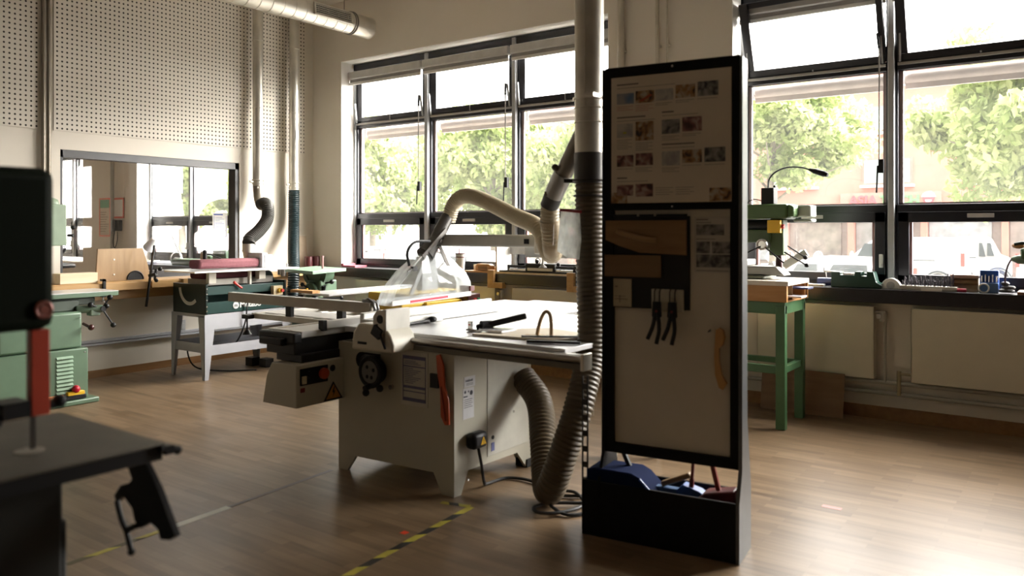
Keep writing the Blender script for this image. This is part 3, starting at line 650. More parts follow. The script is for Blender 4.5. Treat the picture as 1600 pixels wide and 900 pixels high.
# ================================================================== PALE GREEN FLOOR MACHINE, LEFT
r = thing('mortising_machine', 'pale green floor-standing machine with louvred base cabinet by the left wall', 'machine', (.85, -3.7, 0))
mk('foot_plate', MB().box(.55,-4.25,0,1.16,-3.33,.045), green_pale, r, bev=.012)
mk('base_cabinet', MB().box(.60,-4.15,.045,1.10,-3.40,.475), green_pale, r, bev=.008)
mk('upper_cabinet', MB().box(.62,-4.10,.48,1.08,-3.44,.79), green_pale, r, bev=.02)
for i in range(10):
    z = .42-.033*i
    mk('louvre', MB().prism([(1.10,z),(1.118,z-.018),(1.10,z-.018)], 'y', -3.665, -3.53), M('louvre_green', (.30,.42,.31), .35), r)
mk('neck', MB().box(.74,-3.95,.79,.98,-3.42,.885).box(.72,-3.6,.83,.92,-3.25,.90), M('neck_dark', (.07,.09,.07), .4), r, bev=.01)
mk('table', MB().box(.58,-3.98,.905,1.02,-3.09,.945), green_pale, r, bev=.004)
mk('table_top', MB().box(.58,-3.98,.945,1.02,-3.09,.950), castiron, r)
mk('column', MB().rod((.75,-3.85,.95),(.75,-3.85,1.55),.06,20), steel, r)
mk('head', MB().box(.62,-4.15,1.36,.90,-3.53,1.78).rod((.62,-3.84,1.78),(.90,-3.84,1.78),.05,16), M('head_green', (.33,.42,.30), .4), r, bev=.05)
mk('head_door', MB().box(.90,-4.05,1.36,.93,-3.50,1.72), M('door_green', (.30,.40,.28), .4), r, bev=.012)
mk('door_knob', MB().ball((.93,-3.45,1.52),.02).rod((.90,-3.48,1.45),(.94,-3.45,1.45),.012), blackp, r)
hub = V(1.06,-3.26,.80)
h = MB(); h.rod((.98,-3.45,.80),(1.06,-3.25,.80),.035); h.box(.98,-3.36,.74,1.06,-3.27,.80)
mk('feed_housing', h, M('feed_green', (.12,.17,.12), .4), r, bev=.01)
for i, (dy, dz) in enumerate(((.07,.095),(.10,-.155),(-.10,.04))):
    s_ = MB(); s_.rod(hub, hub+V(.0,dy,dz), .008, 8); s_.ball(hub+V(0,dy,dz), .024)
    mk('spoke_handle', s_, blackp, r)
mk('hub', MB().rod(hub-V(.03,0,0),hub+V(.03,0,0),.025).ball(hub+V(.02,.03,.02),.022), blackp, r)
mk('lock_lever', MB().rod((1.05,-3.42,.68),(1.12,-3.40,.655),.012).ball((1.13,-3.39,.65),.026), M('knob_maroon', (.06,.015,.015), .3), r)
sw = MB().box(1.10,-3.66,.07,1.16,-3.50,.10)
mk('switch_box', MB().box(1.10,-3.60,.05,1.15,-3.44,.085), blackp, r, bev=.004)
mk('switch_plate', MB().box(1.10,-3.59,.085,1.148,-3.45,.115), yellow, r, bev=.004)
mk('stop_button', MB().ball((1.135,-3.52,.135),.034), M('stop_red', (.45,.01,.03), .35), r)
mk('wood_dust_chip', MB().box(1.11,-3.78,.08,1.14,-3.62,.10), M('orange_wood_chip', (.45,.18,.07), .6), r, 'orange brown wooden wedge')
for zz, yy in ((.74,-3.47),(.44,-3.43),(.40,-3.62),(.09,-3.43)): mk('screw', MB().rod((1.09,yy,zz),(1.106,yy,zz),.006,8), steel, r)

# ================================================================== FOREGROUND BAND SAW
r = thing('band_saw', 'dark green-black band saw in the left foreground, cut off by the frame', 'band saw', (5.9, -6.2, 0))
mk('upper_housing', MB().box(5.55,-6.75,1.25,6.05,-5.876,1.655), green_black, r, bev=.03)
mk('door_lock', MB().rod((6.05,-5.912,1.302),(6.062,-5.912,1.302),.012,16).torus((6.056,-5.912,1.302),.018,.005,'x',20,8), M('lock_red', (.28,.10,.08), .35, .3), r)
mk('blade_guard', MB().box(6.0,-5.93,1.035,6.03,-5.885,1.25), redguard, r, bev=.003)
mk('guide_block', MB().box(5.97,-6.00,1.04,6.05,-5.94,1.08).rod((6.01,-5.99,1.055),(6.01,-5.86,1.055),.012).ball((6.01,-5.855,1.06),.018).ball((6.01,-6.005,1.035),.02), blackp, r)
mk('blade', MB().box(6.009,-5.925,.95,6.011,-5.912,1.25), M('blade_steel', (.10,.09,.08), .4, .7), r)
tb = MB().box(5.64,-6.30,.942,6.215,-5.685,.950)
mk('table', tb, M('dull_iron', (.10,.09,.07), .55, .3, var=.15), r, bev=.003)
mk('table_insert', MB().rod((6.02,-5.93,.9502),(6.02,-5.93,.9515),.034,24), M('insert_alu', (.32,.29,.24), .5, .3), r)
mk('table_rib', MB().box(5.645,-6.29,.905,6.208,-5.69,.942), blackp, r)
mk('rail_end', MB().rod((6.215,-5.70,.935),(6.215,-5.655,.925),.010).ball((6.215,-5.652,.922),.012).box(6.19,-5.69,.918,6.225,-5.665,.94), blackp, r)
def tp(px, py): return (6.016+(px-193)*.0031, .889-(py-715)*.00168)
poly = [tp(*p) for p in ((207,710),(243,712),(262,745),(288,806),(280,815),(266,820),(262,806),(250,800),(236,815),(226,808),(222,790),(208,775),(196,790),(192,780),(203,760),(216,752),(222,744))]
mk('tilt_bracket', MB().prism(poly, 'y', -5.715, -5.70), blackp, r)
mk('lock_handle', MB().tube(smooth([(*[tp(200,785)[0]], -5.72, tp(200,785)[1]), (tp(208,812)[0],-5.72,tp(208,812)[1]), (tp(216,828)[0],-5.72,tp(216,828)[1]), (tp(224,856)[0],-5.72,tp(224,856)[1])]), .0075, 8).ball((tp(224,856)[0],-5.72,tp(224,856)[1]),.010).bar((tp(216,826)[0],-5.72,tp(216,826)[1]),(tp(232,812)[0],-5.72,tp(232,812)[1]),.014,.014), blackp, r)
mk('base_cabinet', MB().box(5.56,-6.70,0,6.10,-5.885,.895).box(6.0,-5.89,.30,6.09,-5.87,.78), M('cabinet_black', (.007,.008,.006), .5), r, bev=.015)
mk('spine_column', MB().box(5.65,-6.70,.85,5.95,-6.45,1.3), green_black, r, bev=.01)
mk('guide_post', MB().box(5.96,-6.04,1.06,6.0,-6.0,1.26).box(5.90,-6.10,1.08,5.93,-6.07,1.26), M('guide_olive', (.05,.06,.03), .5), r)

# ================================================================== SLIDING TABLE SAW
r = thing('table_saw', 'large beige sliding table saw in the middle of the room', 'table saw', (4.8, -3.0, 0))
cx0, cx1, cy0, cy1 = 4.33, 5.28, -3.42, -2.665
cab = MB()
za, zb = .815, 0
T = .02
fr = [(cx0,.80),(cx1,.80),(cx1,0),(cx1-.09,0),(cx1-.155,.115),(cx0+.155,.10),(cx0+.08,0),(cx0,0)]
cab.prism(fr, 'y', cy0, cy0+T); cab.prism(fr, 'y', cy1-T, cy1)
sd = [(cy0+T,.80),(cy1-T,.80),(cy1-T,0),(cy1-.05,0),(cy1-.15,.115),(cy0+.125,.125),(cy0+.06,0),(cy0+T,0)]
cab.prism(sd, 'x', cx1-T, cx1); cab.prism(sd, 'x', cx0, cx0+T)
cab.box(cx0+T, cy0+T, .14, cx1-T, cy1-T, .16)
mk('cabinet', cab, beige, r)
mk('door_panel', MB().box(cx1,-3.12,.16,cx1+.004,-2.70,.765), M('door_beige', (.50,.49,.43), .4), r, bev=.002)
for x, y in ((cx0+.03,cy0+.03),(cx1-.05,cy0+.03),(cx1-.04,cy1-.03)): mk('foot_bolt', MB().rod((x,y,0),(x,y,.02),.03,6), blackp, r)
mk('transport_castor', MB().box(5.20,-2.72,.0,5.29,-2.62,.05).rod((5.24,-2.60,.03),(5.24,-2.72,.03),.028), blackp, r)
# main table and extensions
tb = MB(); tb.box(4.33,-3.37,.855,5.28,-1.95,.89)
mk('main_table', tb, castiron, r, bev=.003)
mk('side_extension', MB().box(5.283,-3.37,.86,5.98,-1.95,.888), M('extension_sheet', (.68,.68,.69), .33, .5), r, bev=.003)
mk('outfeed_extension', MB().box(4.25,-1.945,.86,5.02,-1.12,.888), M('outfeed_sheet', (.68,.68,.69), .33, .5), r, bev=.003)
mk('extension_leg', MB().rod((5.85,-2.05,0),(5.85,-2.05,.86),.02).rod((4.9,-1.25,0),(4.9,-1.25,.86),.02), galv, r)
mk('blade_slot', MB().box(4.375,-2.85,.8901,4.40,-2.0,.8915), blackp, r)
mk('front_rail', MB().rod((4.62,-3.43,.855),(6.12,-3.43,.855),.017,14).box(4.60,-3.405,.835,6.12,-3.372,.872), M('rail_steel', (.40,.38,.35), .3, .8), r)
mk('lower_rail', MB().box(4.60,-3.43,.800,6.12,-3.375,.832), M('rail_dark', (.13,.12,.10), .4, .6), r, bev=.004)
mk('rail_end_cap', MB().box(6.12,-3.455,.80,6.14,-3.37,.885), galv, r, bev=.004)
# sliding carriage
sx_0, sx_1 = 3.99, 4.315
sl = MB().box(sx_0,-3.70,.845,sx_1,-1.20,.885)
mk('sliding_table', sl, M('slide_alu', (.56,.555,.53), .38, .4), r, bev=.004)
mk('slide_groove', MB().box(4.035,-3.66,.8851,4.065,-2.2,.8865), M('groove_brown', (.22,.17,.10), .5), r)
mk('slide_end_cap', MB().box(sx_0-.01,-3.76,.815,sx_1+.005,-3.70,.88).box(sx_0+.03,-3.79,.80,sx_0+.25,-3.74,.845), blackp, r, bev=.01)
mk('carriage_beam', MB().box(4.03,-3.74,.745,4.30,-1.25,.845).box(4.10,-3.72,.70,4.34,-1.4,.75), M('beam_black', (.012,.012,.012), .45), r, bev=.006)
mk('support_shelf', MB().box(3.80,-3.62,.772,4.03,-3.45,.784), alu, r)
mk('slide_stop', MB().box(4.30,-3.52,.885,4.335,-3.02,.935), M('stop_alu', (.60,.59,.56), .4, .3), r, bev=.003)
mk('stop_cap', MB().box(4.296,-3.555,.875,4.338,-3.52,.94), blackp, r, bev=.003)
# switch box
bx = MB(); bx.prism([(4.06,.445),(4.38,.445),(4.38,.70),(4.15,.70),(4.10,.62)], 'y', -3.79, -3.42)
mk('switch_housing', bx, beige, r, bev=.006)
mk('switch_plate', MB().box(4.38,-3.765,.575,4.385,-3.555,.675), blackp, r)
mk('start_button', MB().box(4.385,-3.755,.585,4.395,-3.725,.63), M('cream_button', (.55,.48,.32), .4), r)
mk('key_switch', MB().rod((4.385,-3.70,.635),(4.40,-3.70,.635),.022), blackp, r)
mk('stop_button', MB().rod((4.385,-3.61,.632),(4.405,-3.61,.632),.014).rod((4.405,-3.61,.632),(4.425,-3.61,.632),.033,20), M('stop_orange', (.42,.06,.02), .4), r, 'orange red emergency stop button')
mk('round_emblem', MB().rod((4.38,-3.515,.648),(4.384,-3.515,.648),.02,20), blackp, r)
mk('red_square', MB().box(4.38,-3.76,.535,4.384,-3.73,.56), M('dull_red', (.20,.02,.02), .5), r)
wt = MB(); wt.m(0).prism([(-3.585,.452),(-3.435,.452),(-3.51,.565)], 'x', 4.38, 4.3835); wt.m(1).prism([(-3.568,.462),(-3.452,.462),(-3.51,.549)], 'x', 4.3836, 4.3845)
wt.m(0).prism([(-3.505,.535),(-3.522,.500),(-3.511,.500),(-3.516,.470),(-3.496,.508),(-3.507,.508),(-3.498,.535)], 'x', 4.3846, 4.3852)
mk('warning_sign', wt, [blackp, M('sign_orange', (.48,.22,.03), .5)], r)
# tilt handwheel on the front
hw = MB(); hw.torus((4.70,-3.50,.655),.085,.014,'y',28,10); hw.rod((4.70,-3.44,.655),(4.70,-3.505,.655),.073,28)
mk('handwheel', hw, blackp, r)
face = MB(); face.rod((4.70,-3.506,.655),(4.70,-3.511,.655),.066,28); mk('handwheel_face', face, M('dial_grey', (.16,.155,.14), .5), r)
hh = MB()
for a in (0.4, 2.2, 4.1, 5.2): hh.ball((4.70+.035*math.cos(a),-3.512,.655+.035*math.sin(a)),.012,(1,.3,1))
hh.rod((4.69,-3.5,.57),(4.69,-3.54,.56),.018).ball((4.69,-3.53,.535),.022).ball((4.775,-3.50,.565),.022).rod((4.60,-3.45,.70),(4.70,-3.46,.70),.045)
mk('handwheel_grip', hh, blackp, r)
mk('tilt_slot', MB().prism([(4.54+.05*math.cos(t),.70+.05*math.sin(t)) for t in [math.pi*(.5+k/8) for k in range(9)]]+[(4.62,.60),(4.70,.60),(4.70,.75)], 'y', -3.424, -3.42), blackp, r)
mk('side_knob', MB().rod((4.80,-3.42,.565),(4.80,-3.44,.565),.015).ball((4.555,-3.425,.63),.016,(1,.4,1.3)), steel, r)
# instruction sheet
sh = mk('instruction_plate', MB().box(4.875,-3.424,.475,5.085,-3.42,.79), M('plate_pale', (.50,.48,.42), .5), r)
t = MB()
for q in ((4.89,.50,5.07,.52),(4.89,.745,5.07,.765),(4.89,.70,5.07,.706),(4.89,.575,5.07,.59),(4.89,.50,4.894,.76),(5.066,.50,5.07,.76),(4.89,.555,5.07,.560)): t.box(q[0],-3.4265,q[1],q[2],-3.424,q[3])
for i in range(9): t.box(4.905,-3.4262,.605+.0105*i,4.97+.02*(i%4),-3.424,.608+.0105*i)
for i in range(3): t.box(4.905,-3.4262,.715+.009*i,5.03-.02*i,-3.424,.718+.009*i)
mk('print', t, M('plate_violet', (.10,.10,.20), .5), sh)
mk('tool_holder', MB().box(5.11,-3.435,.60,5.17,-3.42,.68), blackp, r)
# labels on the side face
lb = mk('side_label', MB().box(cx1,-3.335,.60,cx1+.002,-3.235,.66).box(cx1,-3.345,.42,cx1+.0015,-3.245,.595), M('label_grey', (.58,.58,.60), .5), r)
t = MB(); t.text('Holzkraft', .018, (cx1+.002,-3.325,.632), (0,1,0), (0,0,1), .0005, .0006)
for i in range(2): t.box(cx1+.002,-3.315,.612+.008*i,cx1+.003,-3.255,.614+.008*i)
t.ball((cx1+.002,-3.325,.575),.009,(.15,1,1)); t.ball((cx1+.002,-3.295,.575),.006,(.15,1,1)); t.ball((cx1+.002,-3.27,.565),.014,(.1,1,1)); t.box(cx1+.0015,-3.34,.545,cx1+.003,-3.305,.552)
for i in range(5): t.box(cx1+.0015,-3.335,.485+.011*i,cx1+.0025,-3.26-.01*(i%2),.488+.011*i)
mk('print', t, M('label_print', (.03,.03,.05), .5), lb)
eb = MB(); eb.box(cx1,-3.33,.25,cx1+.075,-3.20,.345)
mk('connection_box', eb, blackp, r, bev=.025)
wt = MB(); wt.prism([(-3.275,.275),(-3.225,.275),(-3.25,.32)], 'x', cx1+.0755, cx1+.077); mk('warning_sticker', wt, yellow, r)
t = MB().box(cx1+.077,-3.252,.290,cx1+.0778,-3.248,.307).box(cx1+.077,-3.252,.281,cx1+.0778,-3.248,.286); mk('warning_mark', t, blackp, r)
mk('rating_plate', MB().box(cx1+.004,-3.085,.185,cx1+.006,-3.055,.235), M('rating_blue', (.10,.12,.30), .5), r)
mk('cable_hole', MB().rod((cx1+.004,-3.07,.265),(cx1+.007,-3.07,.265),.012,16), blackp, r)
mk('cabinet_screw', MB().rod((cx1+.004,-2.86,.38),(cx1+.008,-2.86,.38),.008,10).rod((cx1,-3.30,.07),(cx1+.004,-3.30,.07),.006,8), steel, r)
mk('power_cable', MB().tube(smooth([(5.32,-3.255,.255),(5.33,-3.24,.16),(5.32,-3.20,.04),(5.30,-3.14,.012),(5.33,-2.99,.012),(5.48,-2.95,.012),(5.63,-3.03,.012),(5.76,-3.06,.012),(5.87,-3.00,.012),(5.97,-2.95,.012),(6.0,-3.0,.013),(5.93,-3.12,.02),(5.80,-3.22,.02),(5.76,-3.33,.02),(5.83,-3.38,.02),(5.92,-3.30,.02),(5.95,-3.14,.02),(5.82,-3.02,.03),(5.72,-3.10,.03),(5.80,-3.25,.03),(5.95,-3.30,.012),(6.05,-3.15,.01)],10),.009,8), rubber, r)
# rip fence
rf = MB(); rf.prism([(4.64,.80),(4.98,.80),(4.98,.845),(4.955,.90),(4.90,.955),(4.70,.955),(4.655,.90)], 'y', -3.60, -3.40)
mk('fence_casting', rf, beige2, r, bev=.012)
mk('casting_slot', MB().box(4.70,-3.606,.835,4.77,-3.60,.85), blackp, r)
mk('fence_head', MB().prism([(4.80,.93),(4.80,1.0),(4.83,1.035),(4.90,1.04),(4.90,.93)], 'y', -3.58, -3.44).box(4.90,-3.60,.83,4.925,-3.40,1.045), M('head_pale', (.58,.56,.50), .4), r, bev=.004)
mk('head_bore', MB().rod((4.86,-3.584,.985),(4.86,-3.578,.985),.025,20), blackp, r)
mk('lock_knob', MB().obox(V(4.86,-3.60,.915),(.07,.03,.06),Matrix.Rotation(.5,4,'Y')).rod((4.89,-3.61,.90),(4.95,-3.63,.83),.007), blackp, r)
mk('fence_extrusion', MB().box(4.50,-3.40,.893,4.535,-2.10,.985).box(4.535,-3.40,.893,4.60,-2.10,.935), M('fence_alu', (.66,.66,.64), .35, .3), r, bev=.004)
mk('fence_support', MB().box(4.53,-3.42,.90,4.82,-3.32,.95).box(4.60,-3.35,.893,4.66,-2.80,.945), M('support_alu', (.60,.60,.57), .35, .3), r, bev=.004)
mk('fence_lock', MB().rod((4.68,-3.30,.90),(4.68,-2.95,.91),.009).ball((4.68,-2.93,.915),.028,(1,1.3,.7)).box(4.66,-3.42,.895,4.70,-3.36,.93), blackp, r)
mk('fence_block', MB().box(4.44,-2.95,.895,4.50,-2.60,.965), M('block_brown', (.30,.20,.15), .5), r)
# crosscut fence and outrigger
mk('crosscut_fence', MB().box(2.68,-3.09,.938,4.26,-3.03,1.008), M('fence_bronze', (.36,.32,.27), .4, .4), r, bev=.003)
mk('fence_scale', MB().box(2.68,-3.085,1.008,4.26,-3.04,1.0095), M('scale_pale', (.7,.7,.68), .4), r)
mk('flip_stop', MB().torus((4.22,-3.06,.965),.065,.012,'y',8,8).box(4.17,-3.07,.90,4.24,-3.05,1.03).torus((4.22,-3.02,.965),.055,.009,'y',8,8), M('stop_steel', (.22,.22,.22), .3, .8), r)
og = MB(); og.bar((2.95,-3.05,.84),(2.95,-2.35,.84),.05,.04).bar((2.95,-3.05,.84),(4.0,-3.05,.84),.03,.04).bar((2.95,-2.37,.84),(4.0,-2.37,.84),.05,.04).bar((3.35,-3.05,.84),(3.35,-2.37,.84),.05,.03).bar((3.7,-3.05,.84),(3.7,-2.37,.84),.05,.03)
mk('outrigger_frame', og, M('outrigger_alu', (.60,.58,.52), .4, .3), r, bev=.003)
mk('outrigger_sheet', MB().box(3.0,-2.98,.856,3.95,-2.75,.863), M('outrigger_top', (.58,.57,.55), .4, .3), r)
mk('outrigger_block', MB().box(3.36,-3.07,.86,3.42,-3.04,.938), blackp, r); mk('outrigger_block', MB().box(3.92,-3.075,.86,3.98,-3.04,.938), blackp, r)
mk('clamp_knob', MB().box(2.90,-3.12,.82,2.98,-3.05,.85).rod((2.94,-3.10,.72),(2.94,-3.10,.82),.006).cone((2.94,-3.10,.70),(2.94,-3.10,.735),.035,.012), blackp, r)
mk('clamp_knob', MB().rod((3.30,-2.6,.72),(3.30,-2.6,.82),.006).cone((3.30,-2.6,.70),(3.30,-2.6,.75),.04,.014), blackp, r)
# blade, riving knife
bl = MB(); bl.rod((4.385,-2.42,.80),(4.389,-2.42,.80),.15,48); mk('saw_blade', bl, steel, r)
# overhead guard
gy = [(-2.84,.965),(-2.83,1.0),(-2.79,1.08),(-2.65,1.20),(-2.50,1.305),(-2.40,1.33),(-2.28,1.325),(-2.16,1.27),(-2.03,1.17),(-1.97,1.09),(-1.96,1.0),(-1.98,.985)]
gx = 4.15; hwid = .075; bmG = MB()
ring_l = [V(gx-hwid*(.6 if z > 1.2 else 1), y, z) for y, z in gy]; ring_r = [V(gx+hwid*(.6 if z > 1.2 else 1), y, z) for y, z in gy]
A = [bmG.bm.verts.new(p) for p in ring_l]; B_ = [bmG.bm.verts.new(p) for p in ring_r]
for i in range(len(A)-1): bmG.face([A[i], A[i+1], B_[i+1], B_[i]])
bmG.face(A); bmG.face(B_)
hood = mk('blade_hood', bmG, guard_plastic, r)
mk('hood_rim', MB().bar((gx+hwid,-2.84,.985),(gx+hwid,-1.97,1.0),.008,.035).bar((gx-hwid,-2.84,.985),(gx-hwid,-1.97,1.0),.008,.035), M('rim_white', (.72,.72,.72), .4), r)
mk('hood_edge', MB().tube(smooth([(gx+hwid*.6,y,z) for y,z in gy[3:9]],4),.006,6), white_pl, r)
mk('red_stripe', MB().bar((gx+hwid+.006,-2.66,.985),(gx+hwid+.006,-2.25,.995),.003,.016), M('stripe_red', (.60,.01,.04), .5), r)
mk('riving_support', MB().bar((gx+.03,-2.60,1.03),(gx+.03,-2.40,1.36),.012,.035).box(gx-.04,-2.47,1.05,gx+.02,-2.30,1.30), M('suction_inner', (.50,.49,.47), .5), r)
mk('hood_wheel', MB().rod((gx-.02,-1.94,1.02),(gx+.02,-1.94,1.02),.026).box(gx-.02,-1.99,1.02,gx+.09,-1.94,1.06), M('wheel_dark', (.10,.02,.02), .4), r)
mk('hood_neck', MB().tube([(gx,-2.42,1.31),(gx,-2.28,1.44)], lambda i:(.07,.045)[i], 16).tube([(gx,-2.33,1.38),(gx,-2.16,1.60)], .05, 20), M('neck_steel', (.06,.055,.05), .45, .3), r)
mk('neck_fork', MB().bar((gx+.05,-2.50,1.30),(gx+.05,-2.24,1.50),.012,.03).bar((gx+.055,-2.33,1.40),(gx+.055,-2.20,1.20),.006,.03).rod((gx+.06,-2.30,1.41),(gx-.06,-2.30,1.41),.018), M('fork_grey', (.10,.09,.08), .5, .2), r)
mk('guard_handle', MB().tube(smooth([(gx+.05,-2.64,1.24),(gx+.05,-2.66,1.34),(gx+.05,-2.58,1.41),(gx+.05,-2.42,1.415)],6),.010,8).box(gx+.04,-2.62,1.20,gx+.07,-2.57,1.235), blackp, r)
mk('guard_beam', MB().box(4.05,-2.24,1.375,5.10,-2.16,1.465), M('beam_beige', (.40,.385,.34), .45), r, bev=.012)
mk('beam_slot', MB().box(4.93,-2.246,1.40,4.97,-2.24,1.435), blackp, r)
mk('beam_clamp', MB().box(5.03,-2.27,1.33,5.09,-2.13,1.51).box(5.10,-2.235,1.38,5.60,-2.165,1.46), beige2, r, bev=.01)
mk('beam_bracket', MB().box(4.85,-2.12,1.30,5.35,-2.108,1.375).rod((5.06,-2.2,1.33),(5.06,-2.2,1.25),.008).cone((5.06,-2.2,1.255),(5.06,-2.2,1.235),.01,.03), M('bracket_grey', (.42,.42,.40), .4, .3), r)
mk('beam_post', MB().box(5.56,-2.26,.0,5.64,-2.18,1.55), beige2, r, bev=.006)
# things on and in the saw
r = thing('push_stick', 'orange red plastic push stick hanging on the saw cabinet', 'push stick', (5.2,-3.44,.41))
mk('blade', MB().prism([(5.17,.79),(5.20,.80),(5.225,.74),(5.235,.62),(5.262,.55),(5.268,.41),(5.235,.405),(5.205,.45),(5.20,.60),(5.178,.70)], 'y', -3.452, -3.438), orange_red, r, bev=.004)
mk('edge_ridge', MB().bar((5.21,-3.454,.62),(5.245,-3.454,.43),.006,.008), M('ridge_red', (.25,.03,.01), .4), r)
r = thing('saw_sheet', 'thin plywood offcut lying on the right of the saw table', 'board', (5.6,-3.0,.89))
mk('sheet', MB().prism([(5.28,-3.26),(5.82,-3.20),(5.90,-2.88),(5.48,-2.78),(5.34,-2.98)], 'z', .890, .902), M('sheet_ply', (.50,.43,.32), .5), r)
r = thing('push_block', 'curved D-shaped beech push handle standing on the plywood offcut', 'push handle', (5.69,-3.13,.902))
hpts = [(5.655,-3.15,.905),(5.665,-3.145,.96),(5.68,-3.14,1.01),(5.700,-3.13,1.042),(5.722,-3.12,1.03),(5.73,-3.118,.98),(5.73,-3.118,.905)]
mk('grip', MB().tube(smooth(hpts,6), .0105, 10), wood('handle_tan', (.34,.20,.09), (.42,.27,.13), 2), r)
mk('sole', MB().bar((5.60,-3.18,.908),(5.79,-3.09,.908),.03,.012), bpy.data.materials['handle_tan'], r)
r = thing('hold_down', 'black hold-down handle lying on the saw table beside the push handle', 'handle', (5.3,-3.0,.89))
mk('grip', MB().bar((5.19,-3.11,.915),(5.43,-2.93,.985),.035,.035), blackp, r, bev=.008)
mk('foot', MB().box(5.25,-3.16,.905,5.42,-3.02,.917).rod((5.13,-3.13,.90),(5.21,-3.11,.90),.006), steel, r)
r = thing('magnetic_gauge', 'small gauge with a black knob standing near the front of the saw table', 'gauge', (5.2,-3.02,.89))
mk('knob', MB().rod((5.22,-3.10,.925),(5.25,-3.04,.925),.032,16), blackp, r)
mk('bracket', MB().box(5.13,-3.12,.891,5.165,-3.07,.95).box(5.13,-3.12,.891,5.22,-3.08,.905), steel, r, bev=.004)
mk('red_dot', MB().rod((5.147,-3.125,.93),(5.147,-3.12,.93),.005,8), redp, r)
r = thing('mitre_gauge', 'black mitre gauge bar at the right end of the saw table', 'gauge', (5.8,-3.25,.89))
mk('bar', MB().bar((5.70,-3.31,.899),(5.97,-3.20,.899),.03,.014), blackp, r)
mk('stop', MB().bar((5.62,-3.25,.912),(5.93,-3.05,.912),.012,.012), steel, r)

# ================================================================== CENTRAL EXTRACTION PIPE AND HOSES
px, py = 5.885, -2.965
r = thing('extraction_riser', 'thick galvanised extraction pipe coming down beside the display board', 'pipe', (px,py,1.7))
mk('pipe', MB().rod((px,py,1.93),(px,py,H-.003),.082,32), galv, r)
mk('seam', MB().torus((px,py,2.18),.083,.005,'z').torus((px,py,2.10),.083,.004,'z').bar((px+.02,py-.083,2.18),(px+.02,py-.083,H-.003),.006,.004), galv, r)
mk('pipe_clamp', MB().torus((px,py,2.235),.086,.008,'z').box(px+.05,py-.12,2.225,px+.10,py-.05,2.245).rod((px+.10,py-.12,2.235),(px+.04,py-.13,2.235),.012), galv, r)
mk('collar', MB().rod((px,py,1.76),(px,py,1.93),.086,32), M('collar_dark', (.07,.065,.06), .45, .4), r)
mk('collar_clamp', MB().torus((px,py,1.775),.089,.007,'z').torus((px,py,1.69),.084,.006,'z').rod((px-.08,py-.03,1.775),(px-.13,py-.06,1.775),.012), M('clamp_black', (.04,.035,.03), .4, .5), r)
mk('hose', MB().hose([(px,py,1.77),(px,py,1.60),(px+.02,py-.02,1.2),(px+.045,py-.05,.95),(px+.05,py-.085,.78),(5.93,-3.17,.52),(5.87,-3.24,.26),(5.80,-3.24,.10),(5.71,-3.14,.12),(5.60,-3.0,.28),(5.46,-2.84,.46),(5.30,-2.78,.58)],.078,.026,.05,22), hose_brown, r)
mk('branch_duct', MB().rod((5.86,-2.965,2.07),(5.63,-2.891,1.76),.052,24), M('branch_steel', (.26,.24,.21), .38, .7), r)
mk('branch_damper', MB().rod((5.68,-2.91,1.83),(5.585,-2.872,1.705),.058,24), M('damper_steel', (.36,.36,.35), .35, .7), r)
mk('damper_lever', MB().ball((5.66,-2.97,1.86),.02).rod((5.66,-2.97,1.86),(5.69,-2.91,1.84),.012), M('lever_brown', (.10,.07,.04), .5), r)
mk('damper_clip', MB().box(5.56,-2.93,1.70,5.60,-2.86,1.725), bpy.data.materials['lever_brown'], r)
mk('branch_cuff', MB().rod((5.595,-2.875,1.72),(5.545,-2.855,1.64),.056,24), M('cuff_black', (.05,.05,.05), .5), r)
hp = [(5.55,-2.85,1.66),(5.53,-2.828,1.554),(5.512,-2.779,1.42),(5.475,-2.707,1.358),(5.4,-2.637,1.352),(5.325,-2.568,1.414),(5.229,-2.515,1.517),(4.964,-2.398,1.592),(4.658,-2.25,1.681),(4.427,-2.17,1.745),(4.286,-2.149,1.752),(4.195,-2.144,1.69),(4.145,-2.145,1.575)]
mk('guard_hose', MB().hose(hp,.056,.020,.05,20), hose_cream, r, 'cream corrugated hose looping to the blade guard')
mk('hose_sleeve', MB().hose([(5.53,-2.83,1.56),(5.520,-2.79,1.46),(5.505,-2.765,1.40),(5.475,-2.707,1.358)],.060,.03,.015,20), M('sleeve_tan', (.36,.28,.17), .5), r)
mk('sleeve_print', MB().bar((5.574,-2.862,1.41),(5.586,-2.87,1.53),.004,.006), M('sleeve_ink', (.10,.06,.03), .5), r)
r = thing('clear_bag', 'clear plastic bag with a red zip edge hanging from the extraction hose', 'bag', (5.79,-3.06,1.35))
bb = MB(); P_ = [(5.791,-3.07,1.603),(5.875,-3.009,1.592),(5.885,-3.009,1.45),(5.875,-3.015,1.336),(5.826,-3.045,1.342),(5.775,-3.081,1.382)]
bn = V(.6,-.8,0)
F0 = [bb.bm.verts.new(V(*p)+bn*.055) for p in P_]; F1 = [bb.bm.verts.new(V(*p)+bn*.035) for p in P_]
P_ = [(a-.022,b-.016,c) for a,b,c in P_]; F0[0].co.x += 0
for q in F0+F1: q.co += V(-.022,-.016,0)
c0 = bb.bm.verts.new(V(5.808,-3.056,1.43)+bn*.075); c1 = bb.bm.verts.new(V(5.808,-3.056,1.43)+bn*.03)
for i in range(6): bb.face([F0[i],F0[(i+1)%6],c0],True); bb.face([F1[i],F1[(i+1)%6],c1],True); bb.face([F0[i],F0[(i+1)%6],F1[(i+1)%6],F1[i]],True)
mk('body', bb, bag_m, r)
mk('zip_edge', MB().bar(V(5.763,-3.091,1.61)+bn*.045,V(5.863,-3.021,1.598)+bn*.045,.02,.014), M('zip_red', (.42,.04,.05), .5), r)

